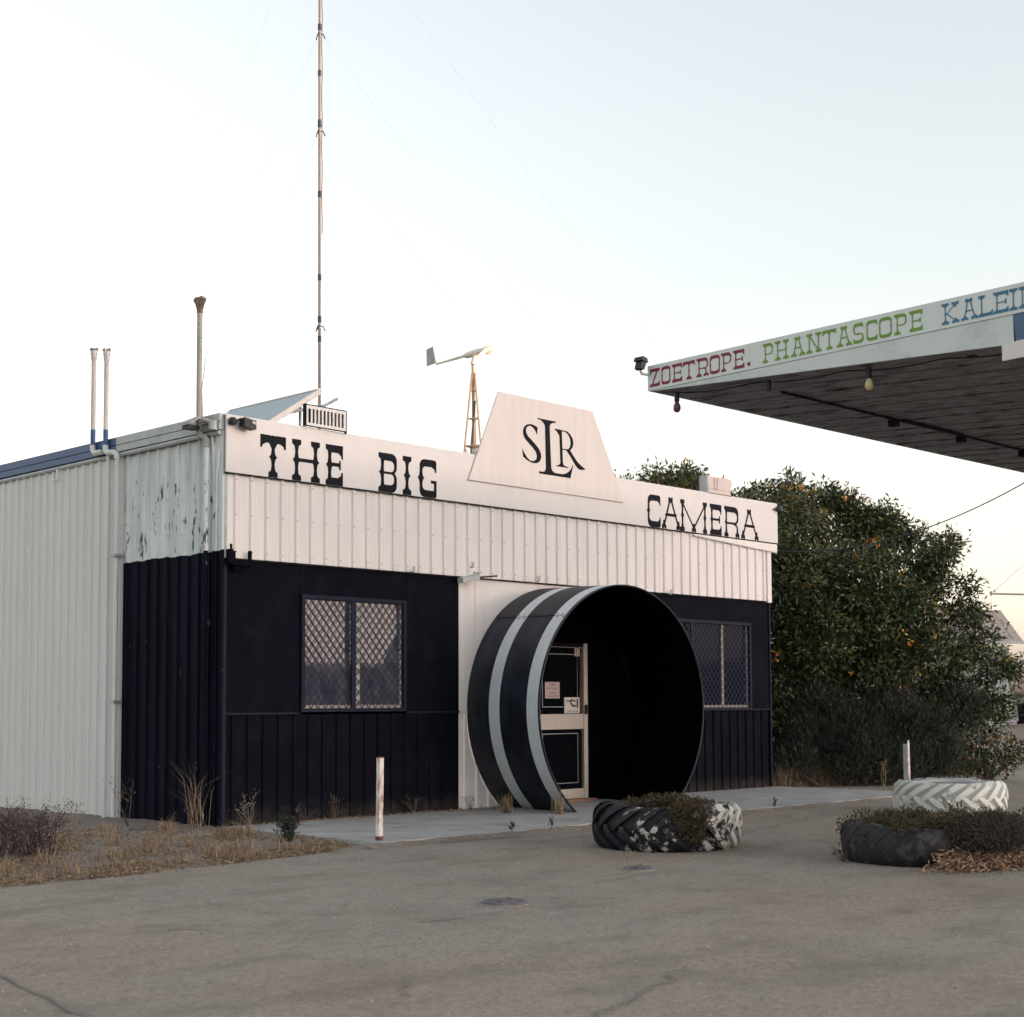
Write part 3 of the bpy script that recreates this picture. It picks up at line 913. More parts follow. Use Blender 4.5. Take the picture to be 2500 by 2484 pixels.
        half = [(.0, .36), (.13, 0), (.5, 0), (.5, .95), (.3, 1.05)]
        pts = [(q * fw, H - r * fh) for q, r in half]
        out.append([(x + q, r) for q, r in pts + [(-q, r) for q, r in pts[::-1][:-1]]])
        foot(c, 1); foot(W - c, 1)
        yb = H * .40
        xl, xr = c + (a0 - c) * .38, W - c - (W - c - a1) * .38
        out.append(rect(xl - t * .2, xr + t * .2, yb, yb + t * 1.2))
        for xx in (xl, xr):
            s = sp * .8
            out.append([(xx - s, yb + t * .6), (xx, yb + t * .6 - s * .6), (xx + s, yb + t * .6), (xx, yb + t * .6 + s * .6)])
    elif ch == 'M':
        for x in (c, W - c):
            stem(x); foot(x, 1); foot(x, -1); spur(x, H * .5)
        foot(W / 2, 1)
        out.append(diag(W / 2, fh * .8, c + fw * .1, H - fh * .8, t * .95)); out.append(diag(W / 2, fh * .8, W - c - fw * .1, H - fh * .8, t * .95))
    elif ch == 'N':
        for x in (c, W - c):
            stem(x); foot(x, -1); foot(x, 1); spur(x, H * .5)
        out.append(diag(W - c, fh * .5, c, H - fh * .6, t * 1.3))
    elif ch in 'RP':
        stem(c); foot(c, 1); foot(c, -1); spur(c, H * .48, 'L')
        bowl(c, W * .94, H * .42, H, bt, t * .9)
        if ch == 'R':
            xr = W - c
            out.append([(W * .5, H * .42 + t)] + arc(W * .5, H * .30, xr + t / 2 - W * .5, H * .12 + t, 90, 0, 5) + [(xr + t / 2, fh * .8), (xr - t / 2, fh * .8)] + arc(W * .5, H * .30, xr - t / 2 - W * .5, H * .12, 0, 90, 5))
            foot(xr, 1)
    elif ch == 'D':
        stem(c); foot(c, 1); foot(c, -1); spur(c, H * .5, 'L')
        bowl(c, W, 0, H, bt, bt)
    elif ch == 'K':
        stem(c); foot(c, 1); foot(c, -1); spur(c, H * .5, 'L')
        foot(W - c, 1); foot(W - c * 1.1, -1)
        out.append(diag(c + t * .3, H * .44, W - c * 1.1, H - fh * .7, t * 1.1)); out.append(diag(W - c, fh * .6, c + t * 1.2, H * .52, t * 1.3))
    elif ch == 'Z':
        out.append(rect(0, W, H - bt, H)); out.append(rect(0, W, 0, bt))
        drop(0, H - bt, -1, bt * .8, -1); drop(W, bt, 1, bt * .7, 1)
        out.append(diag(W * .22, bt * .5, W * .78, H - bt * .5, t * 1.5)); spur(W * .5, H * .5)
    elif ch == 'S':
        bowl(W * .55, W * .04, H * .44, H, bt, t, -1, t * 1.1); bowl(W * .45, W * .97, 0, H * .44 + t, t, bt, 1, t * 1.3)
        out.append([(W * .5, H), (W * .86, H), (W * .94, H * .95), (W * .95, H - bt), (W * .5, H - bt)])
        drop(W * .95, H - bt, -1, bt * .6, 1)
        out.append([(W * .5, 0), (W * .1, 0), (W * .04, H * .05), (W * .03, bt), (W * .5, bt)])
        drop(W * .03, bt, 1, bt * .6, -1)
        out.append(rect(W * .45, W * .56, H * .44, H * .44 + t)); spur(W * .5, H * .44 + t / 2, 'B', sp * .8)
    elif ch == '.':
        out.append([(0, H * .07), (0, H * .20), (W, H * .24), (W, H * .07), (W * .8, 0), (W * .6, H * .05)])
    return out

def union(polys, holes=()):
    vs, fs = [], []
    nh = len(holes)
    for p in list(holes) + list(polys):
        o = len(vs)
        q = [p[0]]
        for a in p[1:]:
            if (Vector(a) - Vector(q[-1])).length > 1e-5:
                q.append(a)
        if (Vector(q[0]) - Vector(q[-1])).length < 1e-5:
            q.pop()
        area = sum(q[i][0] * q[(i + 1) % len(q)][1] - q[(i + 1) % len(q)][0] * q[i][1] for i in range(len(q)))
        if area < 0:
            q = q[::-1]
        vs += [Vector(a) for a in q]
        fs.append(list(range(o, len(vs))))
    ov, oe, of, a, b, orig = geometry.delaunay_2d_cdt(vs, [], fs, 0, 1e-5)
    keep = [f for f, r in zip(of, orig) if r and not any(i < nh for i in r)]
    return [tuple(v) for v in ov], keep

def flat_letter(polys, fn, depth, m, parent, holes=()):
    v, f = union(polys, holes)
    used = sorted({i for t_ in f for i in t_})
    idx = {k: i for i, k in enumerate(used)}
    n = len(used)
    V = [fn(*v[k], 0) for k in used] + [fn(*v[k], depth) for k in used]
    F = [tuple(n + idx[i] for i in t_) for t_ in f]
    cnt = {}
    for t_ in f:
        for i in range(len(t_)):
            e = (t_[i], t_[(i + 1) % len(t_)])
            cnt[e] = cnt.get(e, 0) + 1
    for (i, j) in cnt:
        if (j, i) not in cnt:
            F.append((idx[i], idx[j], n + idx[j], n + idx[i]))
    mb = MB().add(V, F)
    return mb.build('letter', m, parent)

# long parapet sign
sign = thing('fascia_sign', (5.6, -.08, 4.15), 'long white parapet sign reading THE BIG CAMERA in black western letters', 'sign')
MB().box(-.022, 11.345, -.098, -.075, 4.150, 4.825).build('sign_board', M_sign, sign)
MB().box(-.022, 11.345, -.094, -.060, 4.136, 4.1485).build('lower_edge', M_dark, sign)
MB().box(-.026, 11.35, -.080, .02, 4.8265, 4.838).build('capping', M_sign, sign)
MB().box(.0, 11.30, -.073, -.05, 4.155, 4.82).build('backing_frame', M_dark, sign)
BOLD, MED = (.092, .27, .165, .19, .125), (.076, .215, .16, .185, .09)
for x0, x1, ch in ((.465, .846, 'T'), (.941, 1.37, 'H'), (1.463, 1.739, 'E'), (2.327, 2.641, 'B'), (2.731, 2.908, 'I'), (3.03, 3.347, 'G')):
    flat_letter(glyph(ch, x1 - x0, .508, BOLD), lambda a, b, d, x0=x0: (x0 + a, -.0982 - d, 4.152 + b), .003, M_letter, sign)
for x0, x1, ch in ((7.80, 8.128, 'C'), (8.161, 8.635, 'A'), (8.632, 9.331, 'M'), (9.41, 9.725, 'E'), (9.804, 10.221, 'R'), (10.271, 10.769, 'A')):
    flat_letter(glyph(ch, x1 - x0, .505, MED), lambda a, b, d, x0=x0: (x0 + a, -.0982 - d, 4.152 + b), .003, M_letter, sign)

# trapezoid viewfinder-hump sign
trap = thing('trapezoid_sign', (5.55, -.13, 4.46), 'raised white trapezoid panel with the letters SLR, on the parapet sign', 'sign')
MB().prism([(3.92, 4.465), (7.207, 4.465), (6.49, 5.765), (4.505, 5.765)], lambda a, b, d: (a, d, b), -.128, -.106).build('sign_panel', M_trap, trap)
MB().box(4.7, 4.74, -.104, -.08, 4.6, 5.7).box(6.2, 6.24, -.104, -.08, 4.6, 5.7).build('backing_batten', M_galv, trap)
MB().tube([(4.75, -.06, 5.6), (4.75, .9, 4.7)], .02, 6).tube([(6.2, -.06, 5.6), (6.2, .9, 4.6)], .02, 6).build('stay', M_galv, trap)
SLR_S = [(5.295,5.361),(5.281,5.255),(5.255,5.3),(5.202,5.348),(5.141,5.368),(5.088,5.352),(5.053,5.311),(5.054,5.268),(5.087,5.218),(5.157,5.172),(5.253,5.11),(5.324,5.052),(5.363,4.989),(5.366,4.934),(5.34,4.882),(5.287,4.849),(5.225,4.838),(5.155,4.843),(5.067,4.869),(4.994,4.906),(4.973,5.022),(4.99,4.999),(5.033,4.944),(5.085,4.895),(5.137,4.868),(5.19,4.864),(5.238,4.88),(5.27,4.911),(5.277,4.954),(5.253,5.006),(5.191,5.06),(5.095,5.121),(5.026,5.174),(4.996,5.224),(4.99,5.278),(5.01,5.329),(5.062,5.373),(5.132,5.393),(5.203,5.39),(5.255,5.377)]
SLR_S = SLR_S[:2] + SLR_S[2:20] + SLR_S[20:]
SLR_L = [(5.292,5.5),(5.678,5.498),(5.678,5.48),(5.614,5.47),(5.569,5.449),(5.55,5.412),(5.55,5.351),(5.577,4.817),(5.595,4.775),(5.644,4.747),(5.826,4.745),(5.909,4.77),(5.974,4.811),(6.012,4.853),(6.04,4.906),(6.05,4.901),(5.992,4.704),(5.321,4.703),(5.321,4.736),(5.41,4.737),(5.446,4.753),(5.464,4.792),(5.451,5.381),(5.443,5.417),(5.407,5.455),(5.363,5.48),(5.292,5.486)]
SLR_R = [(5.657,5.394),(5.814,5.391),(5.915,5.388),(5.989,5.357),(6.04,5.301),(6.06,5.241),(6.053,5.189),(6.024,5.142),(5.987,5.116),(6.051,5.051),(6.134,4.973),(6.218,4.92),(6.317,4.877),(6.312,4.864),(6.218,4.85),(6.161,4.863),(6.106,4.901),(6.013,5.003),(5.908,5.104),(5.821,5.105),(5.828,4.919),(5.841,4.884),(5.883,4.869),(5.947,4.858),(5.94,4.848),(5.681,4.85),(5.686,4.86),(5.745,4.873),(5.773,4.901),(5.773,4.944),(5.758,5.29),(5.74,5.319),(5.695,5.363),(5.659,5.38)]
SLR_RH = [(5.809,5.372),(5.878,5.374),(5.943,5.345),(5.989,5.288),(6.0,5.221),(5.987,5.169),(5.959,5.134),(5.922,5.125),(5.867,5.12),(5.819,5.121)]
for p_, h_ in ((SLR_S, ()), (SLR_L, ()), (SLR_R, (SLR_RH,))):
    flat_letter([p_], lambda a, b, d: (a, -.1285 - d, b), .003, M_letter, trap, h_)

# flash unit and viewfinder boxes standing on the parapet
fl = thing('flash_box', (1.43, -.1, 4.84), 'small white box with black vertical slots, on the parapet above THE', 'sign')
MB().box(1.122, 1.757, -.135, -.115, 5.06, 5.10).box(1.122, 1.757, -.135, -.115, 4.85, 4.885).box(1.122, 1.160, -.135, -.115, 4.885, 5.06).box(1.722, 1.757, -.135, -.115, 4.885, 5.06).build('front_frame', M_sign, fl)
for k in range(9):
    x = 1.16 + .0255 + k * .0576 + .0155
    MB().box(x + .002, x + .027, -.133, -.116, 4.886, 5.059).build('slat', M_sign, fl)
MB().box(1.105, 1.121, -.15, -.095, 4.84, 5.115).build('side_panel', M_letter, fl)
MB().box(1.1215, 1.757, -.112, -.096, 4.842, 5.1).build('dark_core', M_letter, fl)
MB().box(1.121, 1.77, -.137, -.113, 5.1015, 5.112).box(1.7585, 1.77, -.137, -.10, 4.82, 5.1).box(1.121, 1.757, -.136, -.113, 4.838, 4.849).build('edge_trim', M_letter, fl)
vf = thing('viewfinder_box', (9.7, -.06, 4.84), 'small pale box with a slotted bracket, on the parapet above CAMERA', 'sign')
prof = [(0, 4.84), (.018, 4.89), (.006, 4.97), (-.012, 5.04), (0, 5.11)]
mb = MB()
n_ = len(prof)
vsA = []
for x, s_ in ((9.40, 1), (10.02, -1)):
    for dx, z in prof:
        vsA += [(x + s_ * dx, -.085, z), (x + s_ * dx, .06, z)]
fsA = []
for i in range(n_ - 1):
    a, b = 2 * i, 2 * i + 2
    q = 2 * n_
    fsA += [(a, q + a, q + b, b), (a + 1, b + 1, q + b + 1, q + a + 1), (a, b, b + 1, a + 1), (q + a, q + a + 1, q + b + 1, q + b)]
fsA += [(0, 1, 2 * n_ + 1, 2 * n_), (2 * n_ - 2, 4 * n_ - 2, 4 * n_ - 1, 2 * n_ - 1)]
mb.add(vsA, fsA).build('box_body', paint('pale_pink_paint', (.62, .52, .49), .03), vf)
MB().box(9.366, 9.394, -.09, .07, 4.825, 5.125).build('side_plate', M_galv, vf)
MB().box(9.55, 9.556, -.091, -.086, 4.90, 5.09).box(9.63, 9.636, -.091, -.086, 4.90, 5.09).box(9.556, 9.63, -.091, -.086, 4.90, 4.906).box(9.55, 9.563, -.094, -.0915, 5.04, 5.055).box(9.625, 9.638, -.094, -.0915, 5.04, 5.055).build('bracket', M_ink, vf)
MB().box(9.41, 10.01, -.0895, -.086, 4.905, 4.909).build('seam', M_wire, vf)
MB().box(9.395, 10.02, -.10, .06, 4.826, 4.8385).build('base_shelf', M_rust, vf)

# floodlights
def floodlight(loc, yaw, label, m=M_black):
    t_ = thing('floodlight', loc, label, 'floodlight', 'floodlights on the shop')
    c, s = math.cos(yaw), math.sin(yaw)
    def R(p):
        return (loc[0] + p[0] * c - p[1] * s, loc[1] + p[0] * s + p[1] * c, loc[2] + p[2])
    def part(name, mb, mm, sm=False):
        mb.v = [R(q) for q in mb.v]
        return mb.build(name, mm, t_, sm)
    part('mount', MB().lathe([(.042, 0), (.05, .02), (.05, .06), (.03, .085), (0, .09)], (0, 0, -.04), 14), m, True)
    part('arm', MB().tube([(.02, 0, .0), (.08, -.02, .03), (.13, -.03, .0)], .014, 6), m)
    part('lamp_head', MB().hexa([(.10, -.10, -.05), (.10, -.10, .05), (.10, .02, -.045), (.10, .02, .05), (.25, -.12, -.085), (.25, -.12, .02), (.25, .03, -.08), (.25, .03, .03)]), m)
    part('lens_glass', MB().hexa([(.19, -.130, -.02), (.19, -.130, .012), (.19, -.115, -.02), (.19, -.112, .012), (.235, -.138, -.035), (.235, -.138, .0), (.235, -.122, -.035), (.235, -.122, .0)]), M_card)
    return t_
floodlight((.03, -.15, 4.745), -.05, 'black floodlight at the left end of the parapet sign above THE')
fl2 = thing('floodlight', (11.31, -.13, 4.75), 'small dark round floodlight on the right end of the parapet sign', 'floodlight', 'floodlights on the shop')
MB().lathe([(0, -.05), (.05, -.045), (.055, .0), (.045, .045), (0, .05)], (11.335, -.15, 4.745), 14).build('lamp_head', M_cable, fl2, True)
MB().tube([(11.20, -.10, 4.72), (11.30, -.15, 4.745)], .016, 6).build('arm', M_cable, fl2)
fl3 = thing('floodlight', (-.1, .3, 4.70), 'grey shaded floodlight under the roof edge at the front corner of the side wall', 'floodlight', 'floodlights on the shop')
MB().hexa([(-.36, .40, 4.72), (-.36, .40, 4.745), (-.16, .44, 4.80), (-.16, .44, 4.83), (-.36, .14, 4.70), (-.36, .14, 4.725), (-.16, .18, 4.82), (-.16, .18, 4.85)]).build('lamp_shade', M_pvcgrey, fl3)
MB().box(-.33, -.18, .22, .36, 4.67, 4.715).build('lamp_glass', M_black, fl3)
MB().tube([(-.2, .20, 4.79), (-.14, .10, 4.76), (-.10, .03, 4.73)], .026, 8).build('arm', M_pvcgrey, fl3, True)
MB().lathe([(.0, -.06), (.05, -.055), (.055, .05), (.0, .06)], (-.13, .02, 4.70), 12).build('mount', M_grey, fl3, True)

# ------------------------------------------------------------------ the lens: a skewed steel tube round the door
lens = thing('lens_tube', (5.6, -.8, 0), 'huge black steel tube with two pale stripes, round the shop door', 'tube')
def lens_pt(t_, a, off=0.):
    """t 0 at wall, 1 at the front rim; a degrees anticlockwise from +x seen from the front"""
    cx = 5.75 + (5.515 - 5.75) * t_
    y = -.014 + (-1.55 + .014) * t_
    rx = 1.765 + (1.735 - 1.765) * t_ - off
    rz = 1.735 + (1.685 - 1.735) * t_ - off
    r = math.radians(a)
    return (cx + rx * math.cos(r), y, 1.345 + rz * math.sin(r))
def cut_angle(t_, off):
    rz = 1.735 + (1.685 - 1.735) * t_ - off
    return math.degrees(math.asin(min(1, 1.345 / rz)))
def shell(name, t0, t1, a0, a1, o0, o1, m, n=26):
    mb = MB()
    vs, fs = [], []
    for i in range(n + 1):
        for t_, of in ((t0, o0), (t1, o0), (t1, o1), (t0, o1)):
            c_ = cut_angle(t_, of)
            lo, hi = max(a0, -c_), min(a1, 180 + c_)
            vs.append(lens_pt(t_, lo + (hi - lo) * i / n, of))
    for i in range(n):
        b = 4 * i
        fs += [(b, b + 4, b + 5, b + 1), (b + 1, b + 5, b + 6, b + 2), (b + 2, b + 6, b + 7, b + 3), (b + 3, b + 7, b + 4, b)]
    fs += [(0, 1, 2, 3), (4 * n + 3, 4 * n + 2, 4 * n + 1, 4 * n)]
    return mb.add(vs, fs).build(name, m, lens, True)
for t0, t1, m, nm in ((0, .312, M_lens, 'barrel_plate'), (.314, .462, M_stripe, 'stripe_plate'), (.464, .83, M_lens, 'barrel_plate'), (.832, .978, M_stripe, 'stripe_plate'), (.98, 1.0, M_rim, 'rim_plate')):
    for a0, a1 in ((-54, 47.1), (47.5, 133.3), (133.7, 234)):
        k = .004 if a0 == 47.5 else 0
        shell(nm, t0, t1, a0, a1, -k, .012, m)
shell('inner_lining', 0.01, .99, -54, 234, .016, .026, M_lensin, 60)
MB().tube([lens_pt(1.0, a, .006) for a in range(-52, 233, 4)], .011, 6).build('rim_bead', M_rim, lens, True)
mb = MB()
for i in range(26):
    t_ = .03 + i * .0375
    for a in (47.3, 133.5):
        q = lens_pt(t_, a + (1.2 if i % 2 else -1.2), -.006)
        mb.lathe([(.009, -.006), (.009, .004), (0, .007)], q, 6)
r_ = mb.build('rivets', M_lens, lens)
r_['kind'] = 'stuff'

# ------------------------------------------------------------------ notices on the door
def text_mesh(body, size, name, m, parent, x, z, y, ox='CENTER'):
    cu = bpy.data.curves.new(name, 'FONT')
    cu.body = body
    cu.size = size
    cu.align_x = ox
    cu.extrude = .0004
    cu.resolution_u = 2
    o = bpy.data.objects.new(name, cu)
    dg = bpy.context.evaluated_depsgraph_get()
    COL.objects.link(o)
    dg.update()
    me = bpy.data.meshes.new_from_object(o.evaluated_get(dg))
    COL.objects.unlink(o)
    bpy.data.objects.remove(o)
    bpy.data.curves.remove(cu)
    me.transform(Matrix.Translation(Vector((x, y, z)) - origin(parent)) @ Matrix.Rotation(PI / 2, 4, 'X'))
    me.materials.clear()
    me.materials.append(m)
    return link(name, me, parent)
nt1 = thing('paper_notice', (5.735, .02, 1.49), 'pinkish paper notice headed OPEN taped to the door glass', 'notice')
MB().box(5.58, 5.89, .0185, .0205, 1.492, 1.73).build('sheet', M_paper, nt1)
text_mesh('OPEN', .052, 'lettering', M_ink, nt1, 5.735, 1.672, .0178)
text_mesh('CLOSED', .040, 'lettering', M_ink, nt1, 5.735, 1.556, .0178)
mb = MB()
for z, x0, x1 in ((1.640, 5.61, 5.87), (1.625, 5.60, 5.86), (1.53, 5.60, 5.87), (1.515, 5.61, 5.85)):
    x = x0
    while x < x1:
        d_ = random.uniform(.012, .035)
        mb.box(x, min(x + d_, x1), .0176, .0182, z, z + .006)
        x += d_ + .008
mb.build('small_print', M_ink, nt1)
nt2 = thing('slide_door_sign', (6.15, .02, 1.27), 'white SLIDE DOOR card with a pointing hand, at the foot of the upper door glass', 'notice')
MB().box(5.985, 6.318, .014, .0172, 1.275, 1.508).build('card', M_card, nt2)
text_mesh('SLIDE DOOR', .043, 'lettering', M_ink, nt2, 6.151, 1.290, .0136)
hand = [(6.015, 1.452), (6.02, 1.462), (6.10, 1.463), (6.125, 1.475), (6.16, 1.482), (6.20, 1.470), (6.235, 1.455), (6.235, 1.44), (6.20, 1.445), (6.17, 1.455), (6.14, 1.448), (6.145, 1.425), (6.17, 1.405), (6.21, 1.395), (6.24, 1.40), (6.24, 1.375), (6.20, 1.365), (6.155, 1.372), (6.125, 1.395), (6.11, 1.43), (6.085, 1.448), (6.03, 1.445)]
cuff = [(6.25, 1.355), (6.285, 1.355), (6.285, 1.475), (6.272, 1.492), (6.25, 1.475)]
for p_ in (hand, cuff):
    mb = MB()
    v, f = union([p_])
    mb.add([(a, .0134, b) for a, b in v], f).build('pointing_hand' if p_ is hand else 'cuff', M_ink, nt2)
nt3 = thing('small_sticker', (6.28, .02, 2.12), 'small pink sticker with a black pictogram, at the top of the door glass', 'notice')
MB().box(6.225, 6.335, .0185, .0205, 2.112, 2.228).build('sheet', M_paper, nt3)
MB().prism([(6.245, 2.165), (6.258, 2.165), (6.285, 2.205), (6.275, 2.213), (6.25, 2.19)], lambda a, b, d: (a, d, b), .0176, .0182).build('pictogram', M_ink, nt3)
mb = MB()
for k in range(5):
    mb.box(6.24 + .017 * k, 6.25 + .017 * k, .0176, .0182, 2.125, 2.14)
mb.build('small_print', M_ink, nt3)

# ------------------------------------------------------------------ roof-top things: panel, mast
sp_ = thing('solar_panel', (2.0, 2.2, 4.9), 'tilted blue-grey panel on struts on the shop roof behind THE', 'solar panel')
def pl(x, y, d=0):
    return (x + d * .547, y, 5.666 + (x - 2.358) * .6545 - d * .837)
vs = [pl(x, y, d) for x in (1.0, 2.358) for y in (1.2, 3.25) for d in (0, .02)]
MB().hexa(vs).build('panel_sheet', M_solar, sp_)
MB().hexa([pl(x, y, d) for x in (1.0, 2.36) for y in (1.16, 1.198) for d in (-.01, .06)]).build('frame_rail', M_rail, sp_)
MB().hexa([pl(x, y, d) for x in (2.361, 2.39) for y in (1.16, 3.25) for d in (-.01, .05)]).build('frame_rail', M_rail, sp_)
MB().hexa([pl(x, y, .021 + d) for x in (1.75, 2.34) for y in (1.2, 1.6) for d in (0, .05)]).build('under_rail', M_black, sp_)
for pth in ([(1.70, 1.25, 4.75), (2.25, 1.25, 5.22)], [(2.30, 1.5, 4.6), (2.30, 1.5, 5.58)], [(2.05, 1.1, 5.25), (2.62, 1.1, 5.57)], [(1.9, 1.2, 5.30), (2.42, 1.2, 5.46)]):
    MB().tube(pth, .020, 8).build('strut', M_galv, sp_)

ant = thing('whip_aerial', (-.02, .43, 4.9), 'thin whip aerial on the roof edge beside the tall grey vent pipe', 'aerial')
MB().tube([(0, .43, 4.84), (-.02, .42, 5.2), (-.01, .34, 5.66)], [.008, .005, .003], 6).build('whip', M_wire, ant)

mast = thing('radio_mast', (3.42, 2.5, 4.4), 'very tall thin jointed steel radio mast with guy wires rising from behind the shop', 'mast')
for z0, z1, r in ((4.3, 6.93, .0225), (6.93, 9.98, .0205), (9.98, 11.40, .020), (11.40, 14.5, .018)):
    k = (z0 - 5.98) / 5.4
    MB().tube([(3.427 - .024 * (z0 - 5.98) / 5.4, 2.5, z0), (3.427 - .024 * (z1 - 5.98) / 5.4, 2.5, z1)], r, 12).build('mast_section', M_mast, mast, True)
def mx(z):
    return 3.427 - .024 * (z - 5.98) / 5.4
for z in (6.78, 7.70, 8.95, 10.03, 10.78):
    MB().tube([(mx(z), 2.5, z - .045), (mx(z), 2.5, z + .045)], .0265, 12).build('tape_band', M_cable, mast)
GUYS = []
for z in (6.95, 9.88, 11.36):
    mb = MB()
    mb.tube([(mx(z), 2.5, z + .08), (mx(z), 2.5, z + .17)], .028, 12)
    for a in (10, 130, 250):
        c, s = math.cos(math.radians(a - 40)), math.sin(math.radians(a - 40))
        e = (mx(z) + c * .082, 2.5 + s * .082, z - .045)
        mb.tube([(mx(z), 2.5, z + .02), (mx(z) + c * .05, 2.5 + s * .05, z + .025), e], .009, 6)
        GUYS.append((e, c, s, z))
    mb.build('guy_ring', M_cable, mast)
for z in (13.6,):
    for a in (10, 130, 250):
        c, s = math.cos(math.radians(a - 40)), math.sin(math.radians(a - 40))
        GUYS.append(((mx(z) + c * .1, 2.5 + s * .1, z), c, s, z))
for e, c, s, z in GUYS:
    D_ = 2.2 + (z - 6.9) * .62
    q = (mx(z) + c * D_ * 1.2, 2.5 + s * D_ * 1.2, 4.3)
    mid = tuple((a + b) / 2 for a, b in zip(e, q))
    MB().tube([e, (mid[0], mid[1], mid[2] - .18), q], .0008, 4).build('guy_wire', M_wire, mast)
cab = []
for i in range(28):
    z = 14.3 - i * .22
    cab.append((mx(z) + .026 + .016 * math.sin(i * .9) ** 2, 2.5 - .012, z))
MB().tube(cab, .006, 5).build('aerial_cable', M_rust, mast)

# ------------------------------------------------------------------ wind turbine beyond the roof
wt = thing('wind_turbine', (18.95, 15.0, GZ), 'small sunlit wind turbine with tail fin on a rusty lattice tower behind the parapet', 'wind turbine')
TX, TY = 18.86, 15.06
Rv = Vector((.6968, -.7173, 0)).normalized()
Fv = Vector((.7160, .6952, 0)).normalized()
def TP(u, d, z):
    q = Vector((TX, TY, 0)) + Rv * u + Fv * d
    return (q.x, q.y, z)
MB().tube([TP(.02, 0, 8.0), TP(0, 0, 11.0)], .038, 10).build('tower_tube', M_tower, wt, True)
def leg(i, z):
    r = .045 + (10.7 - z) * .105
    a = math.radians(200 + 120 * i)
    return TP(.02 + r * math.cos(a), r * math.sin(a), z)
for i in range(3):
    MB().tube([leg(i, GZ), leg(i, 10.7)], .026, 6).build('tower_leg', M_tower, wt)
for k, z in enumerate((10.2, 9.4, 8.62, 7.6, 6.4, 5.2, 3.6, 1.8)):
    for i in range(3):
        MB().tube([leg(i, z), leg((i + 1) % 3, z)], .016 if k != 2 else .026, 5).build('tower_rung', M_tower, wt)
zz = [8.58, 7.65, 6.45, 5.25, 3.65, 1.85, .0]
for a, b in zip(zz[:-1], zz[1:]):
    for i in range(3):
        MB().tube([leg(i, a), leg((i + 1) % 3, b)], .012, 4).build('cross_brace', M_tower, wt)
        MB().tube([leg((i + 1) % 3, a), leg(i, b)], .012, 4).build('cross_brace', M_tower, wt)
MB().tube([TP(-.09, -.1, 7.0), TP(-.05, -.06, 8.6), TP(.06, -.05, 9.9)], .028, 6).build('power_cable', M_cable, wt)
MB().tube([TP(.03, -.02, 8.45), TP(.06, -.03, 8.55)], .06, 8).build('junction_box', M_turb, wt)
HC = Vector(TP(.44, -.15, 11.33))
ax = (Rv * .90 - Fv * .40 + Vector((0, 0, .14))).normalized()
bk_ = HC - ax * .95
MB().tube([tuple(HC - ax * q) for q in (.78, .70, .45, .2, .08)], [.04, .08, .105, .10, .08], 14).build('nacelle', M_turb, wt, True)
MB().tube([tuple(HC - ax * q) for q in (.07, .0, -.10, -.17)], [.13, .12, .07, .01], 14).build('hub', M_turb, wt, True)
MB().tube([TP(0, 0, 10.95), tuple(HC - ax * .42 - Vector((0, 0, .08)))], .07, 10).build('yaw_bearing', M_turb, wt, True)
tail = HC - ax * 1.62 - Vector((0, 0, .02))
MB().tube([tuple(HC - ax * .75), tuple(tail)], [.045, .028], 8).build('tail_boom', M_turb, wt, True)
b1 = ax.cross(Vector((0, 0, 1))).normalized()
b2 = b1.cross(ax).normalized()
for k in range(3):
    a = math.radians(90 + 4 + 120 * k)
    d = b1 * math.cos(a) + b2 * math.sin(a)
    e = d.cross(ax).normalized()
    mb = MB()
    vs = []
    for q, wd, tw in ((.10, .05, .5), (.25, .105, .45), (.6, .075, .28), (.95, .035, .12)):
        u = (e * math.cos(tw) + ax * math.sin(tw))
        n = u.cross(d)
        p = HC + d * q
        vs += [tuple(p + u * wd), tuple(p + n * .016), tuple(p - u * wd * .5), tuple(p - n * .012)]
    fs = []
    for i in range(3):
        for j in range(4):
            fs.append((4 * i + j, 4 * i + (j + 1) % 4, 4 * i + 4 + (j + 1) % 4, 4 * i + 4 + j))
    fs += [(3, 2, 1, 0), (12, 13, 14, 15)]
    mb.add(vs, fs).build('blade', M_turb, wt)
mb = MB()
fin = [(-.06, .02), (-.10, .05), (-.33, -.03), (-.36, .0), (-.34, .48), (-.10, .52), (-.03, .50), (.0, .1)]
hh = Vector((.2, -.98, 0))
n_ = Vector((-hh.y, hh.x, 0)).normalized() * .012
pf = [(tail + hh * a + Vector((0, 0, b))) for a, b in [(-.05, .03), (-.36, -.02), (-.37, .46), (-.14, .52)]]
mb.hexa([tuple(p + s * n_) for p in (pf[0], pf[1], pf[3], pf[2]) for s in (-1, 1)])
mb.build('tail_fin', M_fin, wt)
MB().tube([tuple(tail + Vector((0, 0, -.03))), tuple(tail - hh * .06 + Vector((0, 0, .1)))], .03, 6).build('fin_bracket', M_turb, wt)

# ------------------------------------------------------------------ petrol canopy at the right
CXL, CY0, CY1, CXR = 1.27, -5.40, -10.6, 10.2
can = thing('fuel_canopy', (6, -8, 4.5), 'flat white service station canopy with coloured lettering along its edge', 'canopy')
def tz(y):
    return 4.747 + (CY0 - y) * .0155
def sz(x, y):
    return 4.502 + .0098 * (x - CXL) + .0475 * (y - CY0)
def fz(y):
    return 4.500 + (CY0 - y) * .0160
